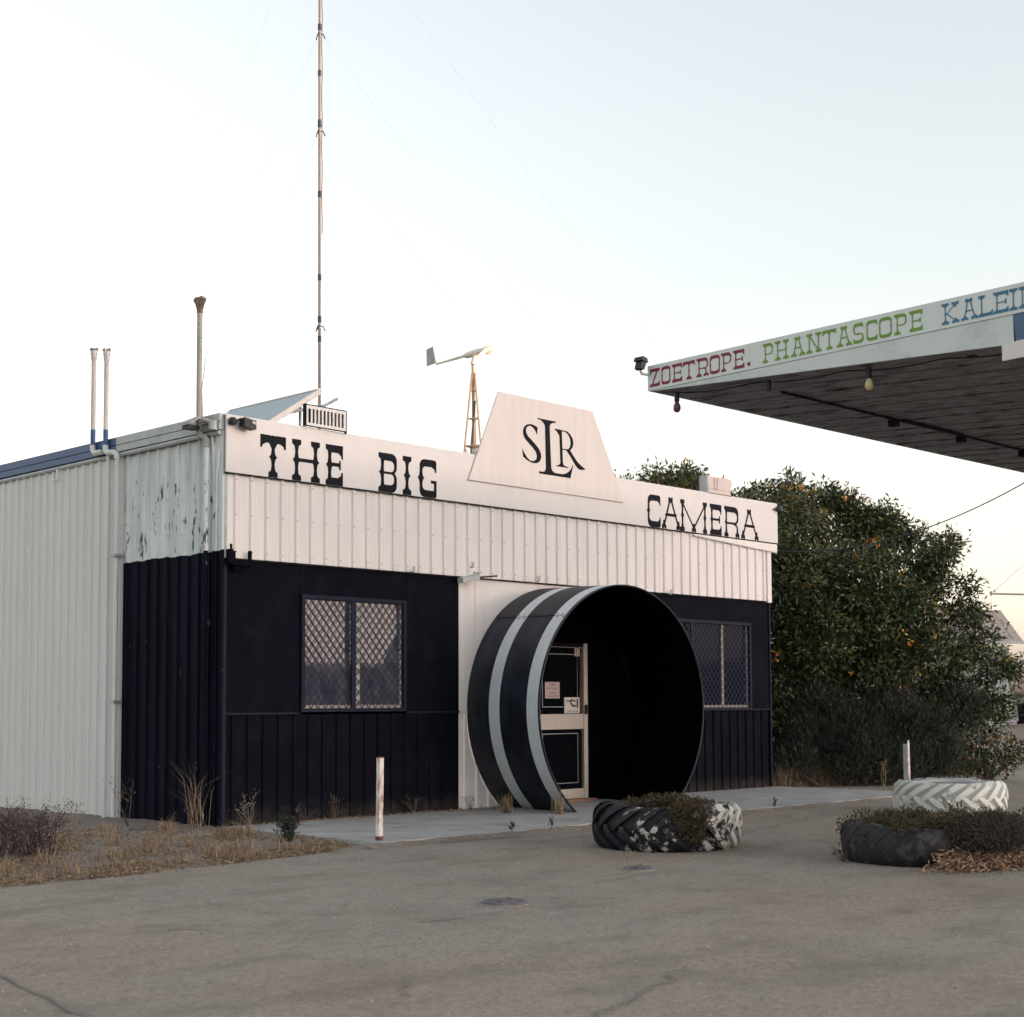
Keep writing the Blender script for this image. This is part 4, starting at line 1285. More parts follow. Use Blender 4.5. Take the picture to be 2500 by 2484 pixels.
# upper lettered board, lower tapering board
MB().hexa([(x, y, z) for x in (CXL, CXL + .03) for y in (CY1, CY0) for z in (fz(y), tz(y))]).build('fascia_board', M_fascia, can)
MB().prism([(CY0 - .03, fz(CY0 - .03) - .004), (CY0 - .03, sz(CXL, CY0 - .03) - .006), (-9.21, sz(CXL, -9.21) - .006), (-9.21, fz(-9.21) - .004)], lambda a, b, d: (d, a, b), CXL + .006, CXL + .03).build('lower_fascia_board', M_fascia2, can)
MB().hexa([(x, y, z) for x in (CXL + .032, CXR) for y in (CY0 - .028, CY0) for z in (4.498 + .0098 * (x - CXL), tz(CY0) + .004 * (x - CXL))]).build('fascia_board', M_fascia2, can)
MB().hexa([(x, y, z) for x in (CXL + .032, CXR) for y in (CY1 - .032, CY1 - .002) for z in (sz(x, CY1) - .01, tz(CY1) + .004 * (x - CXL))]).build('fascia_board', M_fascia2, can)
MB().hexa([(x, y, z) for x in (CXR + .002, CXR + .03) for y in (CY1, CY0) for z in (sz(CXR, y) - .01, tz(y) + .036)]).build('fascia_board', M_fascia2, can)
MB().hexa([(x, y, z) for x in (CXL + .02, CXR) for y in (CY1, CY0 - .01) for z in (tz(y) - .02 + .004 * (x - CXL), tz(y) + .004 * (x - CXL))]).build('canopy_roof', M_galv, can)
k = 0
x = CXL + .031
pl_w = .205
while x < CXR - .05:
    xx = min(x + pl_w - .020, CXR)
    dz = .006 * ((k * 7) % 5 - 2) / 2
    MB().hexa([(a, y, sz(a, y) + d + dz) for a in (x, xx) for y in (CY1, CY0 - .03) for d in (0, .018)]).build('soffit_board', M_soffit, can)
    x += pl_w
    k += 1
MB().hexa([(a, y, sz(a, y) + .03 + d) for a in (CXL + .03, CXR) for y in (CY1, CY0 - .03) for d in (0, .02)]).build('soffit_backing', M_dark, can)
MB().hexa([(a, y, sz(a, y) - .034 + d) for a in (2.0, CXR) for y in (-6.492, -6.468) for d in (0, .022)]).build('conduit', M_dark, can)
MB().hexa([(a, y, sz(a, y) - .042 + d) for a in (4.25, 5.6) for y in (-6.53, -6.500) for d in (0, .03)]).build('conduit', M_dark, can)
for a in (4.12, 5.63, 7.2):
    MB().box(a - .045, a + .045, -6.53, -6.44, sz(a, -6.46) - .105, sz(a, -6.46) - .0345).build('junction_box', M_dark, can)
for px_, py_ in ((6.2, -8.7), (6.2, -10.2)):
    MB().box(px_ - .08, px_ + .08, py_ - .08, py_ + .08, GZ, sz(px_, py_) - .01).build('post', M_fascia, can)
    MB().box(px_ - .2, px_ + .2, py_ - .2, py_ + .2, GZ, GZ + .25).build('post_base', M_concrete, can)
# blue panel and white board near the right edge
MB().prism([(-9.215, fz(-9.215) - .006), (-9.23, 4.335), (-10.55, 4.35), (-10.55, fz(-10.55) - .006)], lambda a, b, d: (d, a, b), CXL + .004, CXL + .028).build('blue_panel', M_bluepanel, can)
MB().prism([(-9.12, 4.310), (-9.12, 4.185), (-10.55, 4.225), (-10.55, 4.348), (-9.26, 4.332)], lambda a, b, d: (d, a, b), CXL - .02, CXL - .001).build('white_board', M_sign, can)
THIN = (.050, .34, .155, .15, .042)
for st, m, rows in (((.055, .34, .15, .16, .06), M_red, [('Z', -5.431, -5.551), ('O', -5.577, -5.684), ('E', -5.706, -5.83), ('T', -5.842, -5.984), ('R', -6.004, -6.148), ('O', -6.163, -6.279), ('P', -6.297, -6.419), ('E', -6.437, -6.561), ('.', -6.596, -6.628)]),
                    ((.055, .34, .15, .15, .05), M_green, [('P', -6.771, -6.89), ('H', -6.905, -7.055), ('A', -7.08, -7.23), ('N', -7.245, -7.402), ('T', -7.415, -7.554), ('A', -7.562, -7.716), ('S', -7.728, -7.835), ('C', -7.859, -7.969), ('O', -7.988, -8.109), ('P', -8.136, -8.259), ('E', -8.281, -8.404)]),
                    ((.050, .36, .15, .15, .045), M_sky, [('K', -8.584, -8.742), ('A', -8.759, -8.912), ('L', -8.915, -9.041), ('E', -9.048, -9.177), ('I', -9.184, -9.256), ('D', -9.268, -9.397)])):
    for ch, y0, y1 in rows:
        flat_letter(glyph(ch, y0 - y1, .178, st), lambda a, b, d, y0=y0: (CXL - .0006 - d, y0 - a, fz(y0 - a) + .030 + b), .003, m, can)
# festoon cable with bulbs
fc = []
for i in range(41):
    y = -5.62 - i * .0925
    sag = abs(math.sin((y + 5.62) / .97 * PI / 1.0)) * .03
    fc.append((1.40, y, sz(1.4, y) - .025 - sag))
MB().tube(fc, .007, 5).build('festoon_cable', M_dark, can)
def bulb(y, m, label, glassy=True):
    z = sz(1.4, y) - .02
    t_ = thing('light_bulb', (1.40, y, z), label, 'light bulb', 'festoon bulbs under the canopy edge')
    MB().lathe([(.0, -.10), (.021, -.10), (.026, -.085), (.024, .0), (.0, .0)], (1.40, y, z), 12).build('socket', M_black, t_, True)
    if m:
        MB().lathe([(.0, -.205), (.02, -.20), (.034, -.182), (.038, -.16), (.032, -.13), (.02, -.108), (.019, -.101)], (1.40, y, z), 14).build('globe', m, t_, True)
bulb(-5.66, M_bulbp, 'purple light bulb hanging near the canopy corner below ZOETROPE')
bulb(-6.74, None, 'empty black bulb socket under the canopy edge between the two bulbs')
bulb(-7.80, M_bulby, 'pale yellow light bulb hanging under the canopy below PHANTASCOPE')
MB().box(1.5, 1.58, -8.75, -8.68, 4.33, 4.37).build('soffit_fitting', M_black, can)
cf = thing('floodlight', (1.2, -5.42, 4.7), 'black floodlight on a white bracket at the corner of the canopy', 'floodlight')
MB().tube([(1.30, -5.395, 4.665), (1.185, -5.395, 4.660), (1.165, -5.395, 4.690)], .014, 8).build('bracket', M_sign, cf)
MB().hexa([(1.125, -5.43, 4.705), (1.155, -5.43, 4.79), (1.125, -5.35, 4.705), (1.155, -5.35, 4.79), (1.175, -5.435, 4.695), (1.215, -5.435, 4.775), (1.175, -5.345, 4.695), (1.215, -5.345, 4.775)]).build('lamp_head', M_black, cf)
MB().hexa([(1.13, -5.445, 4.785), (1.15, -5.445, 4.825), (1.13, -5.335, 4.785), (1.15, -5.335, 4.825), (1.225, -5.445, 4.77), (1.215, -5.445, 4.81), (1.225, -5.335, 4.77), (1.215, -5.335, 4.81)]).build('hood', M_black, cf)
pw = thing('overhead_cable', (11.37, -.05, 4.03), 'sagging overhead cable from the shop corner to the canopy', 'cable')
A_, B_ = Vector((11.374, -.05, 4.03)), Vector((9.9, -5.45, 4.60))
cp = [A_.lerp(B_, i / 24) - Vector((0, 0, .62 * 4 * (i / 24) * (1 - i / 24) * .55)) for i in range(25)]
MB().tube([tuple(p) for p in cp], .009, 5).build('cable', M_cable, pw)

# ------------------------------------------------------------------ tyres, posts, covers
def tyre(name, c, R, H, n, m, label, lug=.045, adv=1.5, wfrac=.50, squash=(1, 1), rot=0., sag=.006):
    mb = MB()
    prof = [(.60, .10), (.80, .0), (.92, .03), (.955, .12), (.975, .3), (.985, .5), (.975, .7), (.955, .88), (.92, .97), (.80, 1.0), (.66, .96), (.63, .88), (.70, .80), (.86, .70), (.88, .45), (.70, .18)]
    mb.lathe([(r * R, z * H) for r, z in prof], (0, 0, 0), 72, 0, True)
    nbody = len(mb.v)
    ro = lambda u: np.interp(u, [0, .12, .3, .5, .7, .88, 1], [.90, .955, .975, .985, .975, .955, .90]) * R
    edge = [0.] * nbody
    pit = 2 * PI / n
    for row in (0, 1):
        for k in range(n):
            th0 = k * pit + (pit / 2 if row else 0) + rot
            S = 7
            vs, ed = [], []
            for i in range(S + 1):
                q = i / S
                u = (.56 - .57 * q) if row == 0 else (.44 + .57 * q)
                th = th0 + adv * pit * q ** 1.25
                wd = pit * wfrac * (.55 + .5 * q if q < .2 else .68 + .32 * q)
                r = ro(u)
                for a, rr, e_ in ((-.5, r - .012, .1), (-.36, r + lug * R, 1.), (.36, r + lug * R, 1.), (.5, r - .012, .1)):
                    if i in (0, S) and rr > r:
                        rr -= lug * R * .35
                    vs.append((rr * math.cos(th + a * wd), rr * math.sin(th + a * wd), u * H))
                    ed.append(e_ if i < S else 1.)
            fs = []
            for i in range(S):
                b = 4 * i
                for j in range(3):
                    fs.append((b + j, b + j + 1, b + j + 5, b + j + 4))
            fs += [(0, 1, 2, 3), (4 * S + 3, 4 * S + 2, 4 * S + 1, 4 * S)]
            mb.add(vs, fs)
            edge += ed
    o0 = Vector(c)
    mb.v = [(c[0] + x * squash[0], c[1] + y * squash[1], c[2] + z * (1 + sag * 4 * (math.sin(3 * math.atan2(y, x)) + .6 * math.sin(7 * math.atan2(y, x) + 1))) ) for x, y, z in mb.v]
    mb.v = [(x + sag * .8 * math.sin(9 * y + 7 * z), y + sag * .8 * math.sin(8 * x + 5 * z + 1), z) for x, y, z in mb.v]
    t_ = thing(name, c, label, 'tyre', 'tractor tyres on the forecourt')
    ob = mb.build('tyre_body', m, t_, True)
    at = ob.data.attributes.new('edge', 'FLOAT', 'POINT')
    at.data.foreach_set('value', edge)
    sm = MB()
    ns = 36
    vs = [(c[0], c[1], c[2] + H * .80)]
    for rr, zz in ((.35, .79), (.62, .74)):
        for k in range(ns):
            a = 2 * PI * k / ns
            vs.append((c[0] + rr * R * math.cos(a), c[1] + rr * R * math.sin(a), c[2] + H * (zz + .02 * math.sin(5 * a + rr * 9))))
    fs = [(0, 1 + k, 1 + (k + 1) % ns) for k in range(ns)] + [(1 + k, 1 + ns + k, 1 + ns + (k + 1) % ns, 1 + (k + 1) % ns) for k in range(ns)]
    if name != 'tyre_ring':
        sm.add(vs, fs).build('soil', M_soil, t_, True)
    else:
        sm.v = []
        sm.add([(a, b, c[2] + .05 + (z - c[2]) * .15) for a, b, z in vs], fs).build('soil', M_soil, t_, True)
    return t_
tyre('tyre_planter', (2.004, -5.003, GZ), .735, .44, 20, M_tyreb, 'black-painted tractor tyre planter with flaking white patches', .058, 1.35, .66)
tyre('tyre_ring', (8.363, -4.788, GZ), .715, .41, 21, M_tyrew, 'white-painted tractor tyre lying flat with chevron tread', .065, 1.45, .84)
tyre('tyre_planter', (2.465, -7.593, GZ), .72, .345, 26, M_tyred, 'dull black tyre planter half buried under brown plants', .007, 1.0, .60, sag=.012)

pst = thing('bollard', (.088, -2.72, GZ), 'white square steel post with rust patches, standing at the path corner', 'post')
MB().hexa([(x + (.012 if z > .5 else 0), y, z) for x in (.061, .115) for y in (-2.747, -2.693) for z in (.045, .855)]).build('shaft', M_post, pst)
MB().box(.059, .117, -2.749, -2.691, GZ + .006, .044).build('rusty_foot', M_rust, pst)
MB().box(.072, .128, -2.748, -2.692, .8555, .864).build('cap', M_rust, pst)
ps2 = thing('stake', (10.78, -2.8, GZ), 'pale folded steel stake standing behind the white tyre', 'post')
MB().hexa([(x - .012 * (z > .4), y, z) for x in (10.735, 10.742) for y in (-2.76, -2.83) for z in (GZ, .775)]).build('side_plate', M_grey, ps2)  # shaded face of the stake put into a darker grey
MB().hexa([(x - .014 * (z > .4), y, z) for x in (10.745, 10.80) for y in (-2.838, -2.83) for z in (GZ, .825)]).build('front_plate', M_post, ps2)
for (x, y, r, lb) in ((-2.33, -6.915, .168, 'dark iron filler cover set in the forecourt nearer the camera'), (.09, -6.19, .128, 'smaller dark iron filler cover in front of the black tyre planter')):
    cv = thing('iron_cover', (x, y, GZ), lb, 'cover', 'filler covers in the forecourt')
    MB().lathe([(r, -.02), (r, .018), (r * .96, .026), (r * .5, .030), (0, .031)], (x, y, GZ), 32).build('lid', M_cover, cv, True)
    MB().lathe([(r * 1.16, -.02), (r * 1.12, .010), (r * 1.03, .013), (r * 1.02, -.02)], (x, y, GZ), 32).build('collar', M_asphalt, cv, True)
    mb = MB()
    for a_ in (0, PI):
        mb.lathe([(.016, .02), (.016, .037), (0, .038)], (x + r * .6 * math.cos(a_ + .4), y + r * .6 * math.sin(a_ + .4), GZ), 8)
    mb.build('lifting_lug', M_rust, cv)['kind'] = 'stuff'

# ------------------------------------------------------------------ shed, bin, far things
SH = thing('far_shed', (82, 30, -.1), 'pale ribbed shed with a brown gable roof behind the tree', 'shed')
u = Vector((.7173, -.6968, 0)); u = Vector((.697, -.717, 0))   # along its long wall (to the right)
v = Vector((.716, .695, 0))
P0 = Vector((82.06, 29.98, 0))
def SP(a, d, z):
    q = P0 + u * a + v * d
    return (q.x, q.y, z)
def shbox(name, a0, a1, d0, d1, z0, z1, m):
    return MB().hexa([SP(a, d, z) for a in (a0, a1) for d in (d0, d1) for z in (z0, z1)]).build(name, m, SH)
for k in range(20):
    a = -.50 * (k + 1)
    shbox('wall_sheet', a, a + .46, 0, .05, -.12, 5.05, M_wallshed)
    shbox('wall_rib', a + .462, a + .498, -.03, .04, -.12, 5.05, M_wallshed)
shbox('end_wall', -10, 0, .1, 7, -.12, 5.0, M_wallshed)
for k in range(21):
    x1 = -12 + k * .6
    x2 = x1 + .56
    MB().hexa([SP(a, d, z + e) for a in (x1, x2) for d, z in ((-1.0, 5.36), (3.2, 7.56)) for e in (0, .06)]).build('roof_sheet', M_roofshed, SH)
    MB().hexa([SP(a, d, z + e) for a in (x1, x2) for d, z in ((3.22, 7.56), (7.6, 5.36)) for e in (0, .06)]).build('roof_sheet', M_roofshed, SH)
shbox('gutter', -12, .66, -1.15, -1.01, 5.18, 5.38, M_grey)
MB().tube([SP(-7.5, 2.6, 7.62), SP(-1.3, 2.6, 7.62)], .30, 12).build('ridge_duct', M_roofshed, SH, True)

bn = thing('wheelie_bin', (80.2, 28.4, GZ), 'dark wheelie bin standing to the right of the far shed', 'bin')
Bq = Vector((82.9, 29.3, 0))
def BP(a, d, z):
    q = Bq + u * a + v * d
    return (q.x, q.y, z)
MB().hexa([BP(a * (.36 if z < .5 else .46), d * (.36 if z < .5 else .46), z) for a in (-1, 1) for d in (-1, 1) for z in (.02, 1.26)]).build('body', M_navy, bn)
MB().hexa([BP(a * (.52 if z < 1.35 else .44), d * (.52 if z < 1.35 else .44), z) for a in (-1, 1) for d in (-1, 1) for z in (1.265, 1.38)]).build('lid', M_navy, bn)
for s_ in (-1, 1):
    MB().tube([BP(s_ * .40, .34, .10), BP(s_ * .48, .34, .10)], .16, 12).build('wheel', M_black, bn)
boom = thing('aerial_boom', (46.1, 13.3, 5.7), 'thin horizontal aerial boom with stay wires above the far shed', 'aerial')
MB().tube([(46.088, 13.262, 5.763), (48.9, 10.38, 5.66)], .045, 6).build('boom', M_pvcgrey, boom)
MB().tube([(48.9, 10.38, 0), (48.9, 10.38, 9.5)], .06, 8).build('mast', M_pvcgrey, boom)
MB().tube([(46.088, 13.262, 5.763), (48.9, 10.38, 9.3)], .010, 4).build('stay_wire', M_wire, boom)
MB().tube([(46.088, 13.262, 5.763), (46.088, 13.262, 3.2)], .008, 4).build('stay_wire', M_wire, boom)
MB().lathe([(0, -.1), (.07, -.06), (.07, .06), (0, .1)], (46.088, 13.262, 5.78), 8).build('end_fitting', M_pvcgrey, boom)
MB().hexa([(x + k_, y, z) for x in (62, 110) for k_, y in ((0, 24.6), (.2, 19.5)) for z in (-.06, -.05)])
kb = MB().hexa([SP(a, d, z) for a in (-.2, 9) for d in (-9.2, -8.8) for z in (-.1, .08)])
tag(kb.build('kerb', M_concrete), kind='structure')
tag(MB().hexa([SP(a, d, z) for a in (-.5, 14) for d in (-8.8, 30) for z in (-.08, -.02)]).build('pavement', mat('pink_paving', (.30, .21, .185), .9, .1, 3)), kind='structure')
ls = thing('long_low_shed', (372, 167, 0), 'long pale low roof on the horizon right of the far shed', 'shed')
Q0 = Vector((371.5, 167.4, 0))
def QP(a, d, z):
    q = Q0 + u * a + v * d
    return (q.x, q.y, z)
MB().hexa([QP(a, d, z) for a in (-14, 18) for d in (0, 12) for z in (0, 1.7)]).build('wall', M_wallshed, ls)
MB().hexa([QP(a, d, z + (.8 if d > 5 else 0)) for a in (-15, 19) for d in (-1, 6) for z in (1.72, 1.85)]).build('roof', M_farwall, ls)

# ------------------------------------------------------------------ vegetation
def clump_points(cs, per, shell=.55):
    P, D = [], []
    for (x, y, z, r) in cs:
        n = int(per * r * r)
        d = unit(rng.normal(size=(n, 3)))
        q = (rng.random(n) ** shell)[:, None]
        P.append(np.array([x, y, z]) + d * q * r * np.array([1, 1, .9]))
        D.append(d)
    return np.concatenate(P), np.concatenate(D)

TREE = [(13.83,4.77,5.35,.55),(14.2,4.32,5.75,.5),(14.5,4.02,5.65,.5),(14.35,4.2,6.15,.24),(14.62,4.0,6.02,.22),(14.08,3.1,5.1,.5),(14.9,2.9,4.6,.9),
        (13.87,1.87,5.1,.55),(14.19,1.51,5.2,.42),(14.25,1.45,5.62,.13),(14.08,1.55,5.74,.085),(14.32,1.38,5.86,.08),(14.15,1.5,5.98,.05),(13.45,1.2,4.5,.85),(14.82,.91,5.0,.60),(15.3,.6,5.0,.5),(15.6,.2,4.75,.48),(15.44,.5,4.6,.62),(15.85,.0,4.5,.42),(15.0,.9,5.45,.2),(15.55,.35,5.25,.18),(14.6,1.1,5.3,.3),(13.6,5.0,5.55,.35),(13.75,4.9,5.85,.2),(14.0,4.5,6.0,.2),(13.7,4.2,5.7,.4),(14.1,3.6,5.25,.35),(14.3,4.25,6.32,.13),(14.6,3.95,6.18,.12),
        (15.4,-.3,3.75,.65),(15.33,-.96,4.1,.36),(15.5,-1.05,4.38,.2),(15.55,-1.0,3.6,.42),(15.75,-1.15,3.15,.48),(15.95,-1.3,2.45,.42),(16.1,-1.5,2.0,.40),(16.1,-1.4,1.35,.45),(16.45,-1.8,1.95,.2),(16.6,-1.9,2.15,.14),
        (13.2,.75,3.6,.85),(14.0,.1,3.6,.95),(14.6,-.4,2.95,.95),(13.1,.4,2.6,.85),(13.9,-.2,2.25,.95),(14.85,-.8,2.2,.85),(12.8,.75,1.85,.75),(13.7,.1,1.2,.85),(15.15,-.85,1.3,.8),(14.7,1.4,3.4,1.3),(14.4,1.3,1.9,1.2),(15.3,.6,2.6,1.1),(12.75,1.1,4.0,.6),(12.5,1.0,.9,.7),(13.2,.8,.55,.6),(14.0,.5,.6,.65),(14.8,-.1,.55,.6),(15.5,-.8,.6,.5),(12.3,1.3,1.8,.6),(13.6,.9,.9,.8),(12.6,1.2,3.0,.65),(13.5,1.6,5.0,.6)]
for (x, y, z, r) in list(TREE):
    if z > 3.6 and r > .3:
        for q in range(3):
            a = random.uniform(0, 2 * PI)
            k_ = random.uniform(.5, .95)
            TREE.append((x + math.cos(a) * r * k_, y + math.sin(a) * r * k_, z + r * random.uniform(.55, 1.05), random.uniform(.09, .17)))
tree = thing('flowering_tree', (14.4, 1.3, GZ), 'big dark bushy tree dotted with orange flowers at the right end of the shop', 'tree')
mb = MB()
mb.tube([(14.4, 1.3, GZ - .05), (14.42, 1.28, .5), (14.35, 1.35, 1.1), (14.45, 1.3, 2.0)], [.20, .15, .14, .11], 10)
mb.tube([(14.1, 1.1, GZ - .05), (14.0, 1.0, .6), (13.7, .8, 1.5), (13.4, .7, 2.6)], [.14, .11, .09, .06], 8)
mb.tube([(14.7, 1.1, GZ - .05), (14.9, .8, .7), (15.2, .3, 1.6), (15.4, -.2, 2.8)], [.14, .11, .09, .05], 8)
mb.build('trunk', M_bark, tree, True)
mb = MB()
for (x, y, z, r) in TREE:
    b = Vector((14.4 + (x - 14.4) * .45, 1.3 + (y - 1.3) * .45, max(.6, z * .52)))
    e = Vector((x, y, z))
    m_ = b.lerp(e, .5) + Vector((random.uniform(-.15, .15), random.uniform(-.15, .15), .12))
    mb.tube([tuple(b), tuple(m_), tuple(e)], [.026, .017, .008], 5)
    for q in range(6):
        d = Vector(rng.normal(size=3)).normalized() * r * .95
        mb.tube([tuple(b.lerp(e, .75)), tuple(e + d * .5), tuple(e + d)], [.008, .005, .002], 4)
mb.build('branches', M_bark, tree)['kind'] = 'stuff'
S_, SD = clump_points(TREE, 62, .42)
SR = rng.uniform(.07, .16, len(S_))
rep = np.maximum(8, (SR / .115) ** 2 * 88).astype(int)
ix = np.repeat(np.arange(len(S_)), rep)
off = rng.normal(size=(len(ix), 3))
P = S_[ix] + off * SR[ix][:, None] * np.array([1, 1, .8])
D = unit(off + SD[ix] * .6)
P[:, 2] = np.maximum(P[:, 2], .1)
nn = len(P)
Dl = D * .8 + rng.normal(size=P.shape) * .5 + np.array([0, 0, -.2])
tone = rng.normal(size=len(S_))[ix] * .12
hi = np.clip((P[:, 2] - 2.2) / 3.5, 0, 1)  # more olive towards the top: new growth plus warm light put into colour
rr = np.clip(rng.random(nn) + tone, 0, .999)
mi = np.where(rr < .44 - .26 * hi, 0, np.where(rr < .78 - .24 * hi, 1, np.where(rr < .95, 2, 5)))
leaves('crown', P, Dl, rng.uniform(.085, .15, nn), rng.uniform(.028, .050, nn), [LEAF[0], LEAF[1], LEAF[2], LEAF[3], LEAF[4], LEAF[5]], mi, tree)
# flower heads: little bursts on the outer skin
P, D = clump_points(TREE, 46, .06)
fk = np.sin(P[:, 0] * 2.7 + 1) + np.sin(P[:, 1] * 3.1 + P[:, 2] * 2.2) + np.sin(P[:, 2] * 3.7) + rng.normal(size=len(P)) * .6 > .55
P, D = P[fk], D[fk]
P += D * .08
fp, fd = [], []
for p, d in zip(P, D):
    k = 9
    fp.append(p + rng.normal(size=(k, 3)) * .034)
    fd.append(rng.normal(size=(k, 3)) + d)
fp, fd = np.concatenate(fp), np.concatenate(fd)
o = leaves('flowers', fp, fd, rng.uniform(.05, .085, len(fp)), rng.uniform(.028, .045, len(fp)), [LEAF[3], mat('flower_yellow', (.50, .30, .035), .6, .2, 15)], (rng.random(len(fp)) < .45).astype(int), tree)
o['kind'] = 'stuff'
P, D = clump_points(TREE, 75, .12)
k_ = (np.sin(P[:, 0] * 2.3 + P[:, 2] * 3.1) + np.sin(P[:, 1] * 2.9)) > .1
P, D = P[k_], D[k_]
n_ = len(P)
o = leaves('pods', P, D * .25 + np.array([0, 0, -1.]) + .18 * rng.normal(size=(n_, 3)), rng.uniform(.12, .24, n_), rng.uniform(.016, .028, n_), [LEAF[4]], np.zeros(n_, int), tree)
o['kind'] = 'stuff'

# wispy grey-green shrub in front of the tree
def fromcam(p, k):
    c = Vector((-10.2125, -14.6595, 1.4))
    q = c + (Vector(p) - c) * k
    return (q.x, q.y, max(.15, q.z))
SHR = [(12.1, .1, .35, .4), (12.9, -.35, .3, .4), (13.6, -.9, .3, .4), (14.3, -1.2, .35, .4), (12.6, .1, .7, .5)] + [(*fromcam(p, 1.035), r) for p, r in (((12.19, -.33, 1.3), .55), ((12.43, -.82, .95), .6), ((13.08, -1.24, 1.2), .6), ((13.49, -1.63, .95), .55), ((11.84, -.21, .8), .5), ((12.38, -1.16, .5), .5), ((13.7, -1.81, .5), .5), ((11.6, -.15, .45), .45), ((14.33, -1.83, 1.35), .5), ((13.0, -1.5, .5), .5))]
shr = thing('grey_shrub', (13.2, -.5, GZ), 'wispy grey-green shrub at the foot of the flowering tree', 'shrub')
mb = MB()
for (x, y, z, r) in SHR:
    for q in range(7):
        mb.tube([(13.2 + (x - 13.2) * .6, -.5 + (y + .5) * .6, GZ - .02), (x + random.gauss(0, r * .3), y + random.gauss(0, r * .3), z * .6), (x + random.gauss(0, r * .5), y + random.gauss(0, r * .5), z + r * random.uniform(.1, .9))], [.012, .008, .003], 4)
mb.build('stems', M_bark, shr)
P, D = clump_points(SHR, 9000, .45)
P[:, 2] = np.maximum(P[:, 2], GZ + .02)
n_ = len(P)
Dl = D * .45 + np.array([0, 0, .75]) + rng.normal(size=P.shape) * .35
rr = rng.random(n_)
leaves('foliage', P, Dl, rng.uniform(.08, .17, n_), rng.uniform(.010, .018, n_), SHRUB, np.where(rr < .5, 0, np.where(rr < .93, 1, 2)), shr)

# low orange-fruited bush at the far right of the tree
BSH = [(16.05, -1.35, .75, .34), (16.3, -1.6, .55, .36), (16.5, -1.75, .45, .30), (16.2, -1.3, .95, .25), (16.65, -1.9, .5, .2), (15.9, -1.1, .5, .35), (16.1, -1.3, .25, .3), (16.4, -1.55, .2, .28), (15.8, -1.0, .2, .3)]
bsh = thing('low_bush', (16.2, -1.4, GZ), 'low leafy bush with orange flowers at the right foot of the tree', 'shrub')
mb = MB()
for (x, y, z, r) in BSH:
    for q in range(4):
        mb.tube([(16.2, -1.4, GZ - .02), (x + random.gauss(0, .1), y + random.gauss(0, .1), z)], [.014, .005], 4)
mb.build('stems', M_bark, bsh)
P, D = clump_points(BSH, 2600, .45)
n_ = len(P)
rr = rng.random(n_)
leaves('foliage', P, D + rng.normal(size=P.shape) * .6, rng.uniform(.07, .12, n_), rng.uniform(.025, .042, n_), LEAF, np.where(rr < .45, 0, np.where(rr < .8, 1, np.where(rr < .93, 2, 3))), bsh)

# dry grass: right of the shop, and on the left verge
def dry_field(name, n, fx, fy, z0, H, W, mi_p, lean=(.1, .6)):
    x, y = fx, fy
    P = np.stack([x, y, z0], 1)
    r = rng.random(len(x))
    mi = np.searchsorted(np.cumsum(mi_p), r).clip(0, 3)
    return blades(name, P, H, rng.uniform(*lean, len(x)), W, DRY, mi)
n_ = 9000
x = rng.uniform(11.4, 18.5, n_)
y = .02 + .25 * np.sin(x * 1.3) + .12 * np.sin(x * 3.7) + rng.exponential(.22, n_)
den = np.clip(.5 + .6 * np.sin(x * 2.1 + 1) + .4 * np.sin(x * 5.3), .08, 1)
k_ = rng.random(n_) < den
x, y = x[k_], y[k_]
tag(dry_field('dry_grass', 0, x, y, np.full(len(x), GZ), rng.uniform(.15, .52, len(x)) * (.6 + .6 * rng.random(len(x))), .010, [.45, .30, .12, .13]), kind='stuff')
# verge cover on the left
n_ = 26000
x = rng.uniform(-9.5, -.1, n_)
y = np.interp(x, ex, ey) + rng.random(n_) ** 1.1 * 3.6 - .05
pat = np.sin(x * 2.3 + 1) * np.cos(y * 2.9) + .7 * np.sin(x * 5.1 - y * 3.3) + .5 * np.sin(y * 7 + x) - .9 * np.clip((y - np.interp(x, ex, ey) - .5) / 2.5, 0, 1)
k_ = (pat + rng.normal(size=n_) * .45 > .42) & (x < -.06)
x, y = x[k_], y[k_]
tag(dry_field('dry_grass', 0, x, y, verge_z(x, y) - .004, rng.uniform(.03, .15, len(x)) * rng.random(len(x)), .006, [.40, .22, .13, .25], (.5, 1.7)), kind='stuff')
# flattened straw and litter along the verge
n_ = 60000
x = rng.uniform(-9.0, -.08, n_)
eb = np.interp(x, ex, ey)
y = eb + rng.random(n_) ** 1.5 * 3.6 - .06
pat = np.sin(x * 2.9 + 1) * np.cos(y * 3.3 + .5) + .8 * np.sin(x * 6.1 - y * 4.7) + .6 * np.sin(y * 9 + x * 2) + 1.6 * np.exp(-((y - eb - .18) / .22) ** 2)
k_ = pat + rng.normal(size=n_) * .5 > .35
x, y = x[k_], y[k_]
n_ = len(x)
P = np.stack([x, y, verge_z(x, y) + .003 + .016 * rng.random(n_)], 1)
D = np.stack([rng.normal(size=n_), rng.normal(size=n_), .22 * rng.normal(size=n_)], 1)
tag(leaves('straw_litter', P, D, rng.uniform(.02, .10, n_), rng.uniform(.004, .011, n_), DRY + [LITTER[2]], rng.choice(5, n_, p=[.33, .25, .17, .15, .10])), kind='stuff')
n_ = 2600
x = rng.uniform(-8.5, -.1, n_)
y = np.interp(x, ex, ey) + rng.random(n_) * 3.4 - .05
tag(leaves('leaf_litter', np.stack([x, y, verge_z(x, y) + .012 * rng.random(n_)], 1), rng.normal(size=(n_, 3)) * [1, 1, .3], rng.uniform(.02, .05, n_), rng.uniform(.008, .02, n_), LITTER + [REDW[0], REDW[2]], rng.choice(5, n_)), kind='stuff')
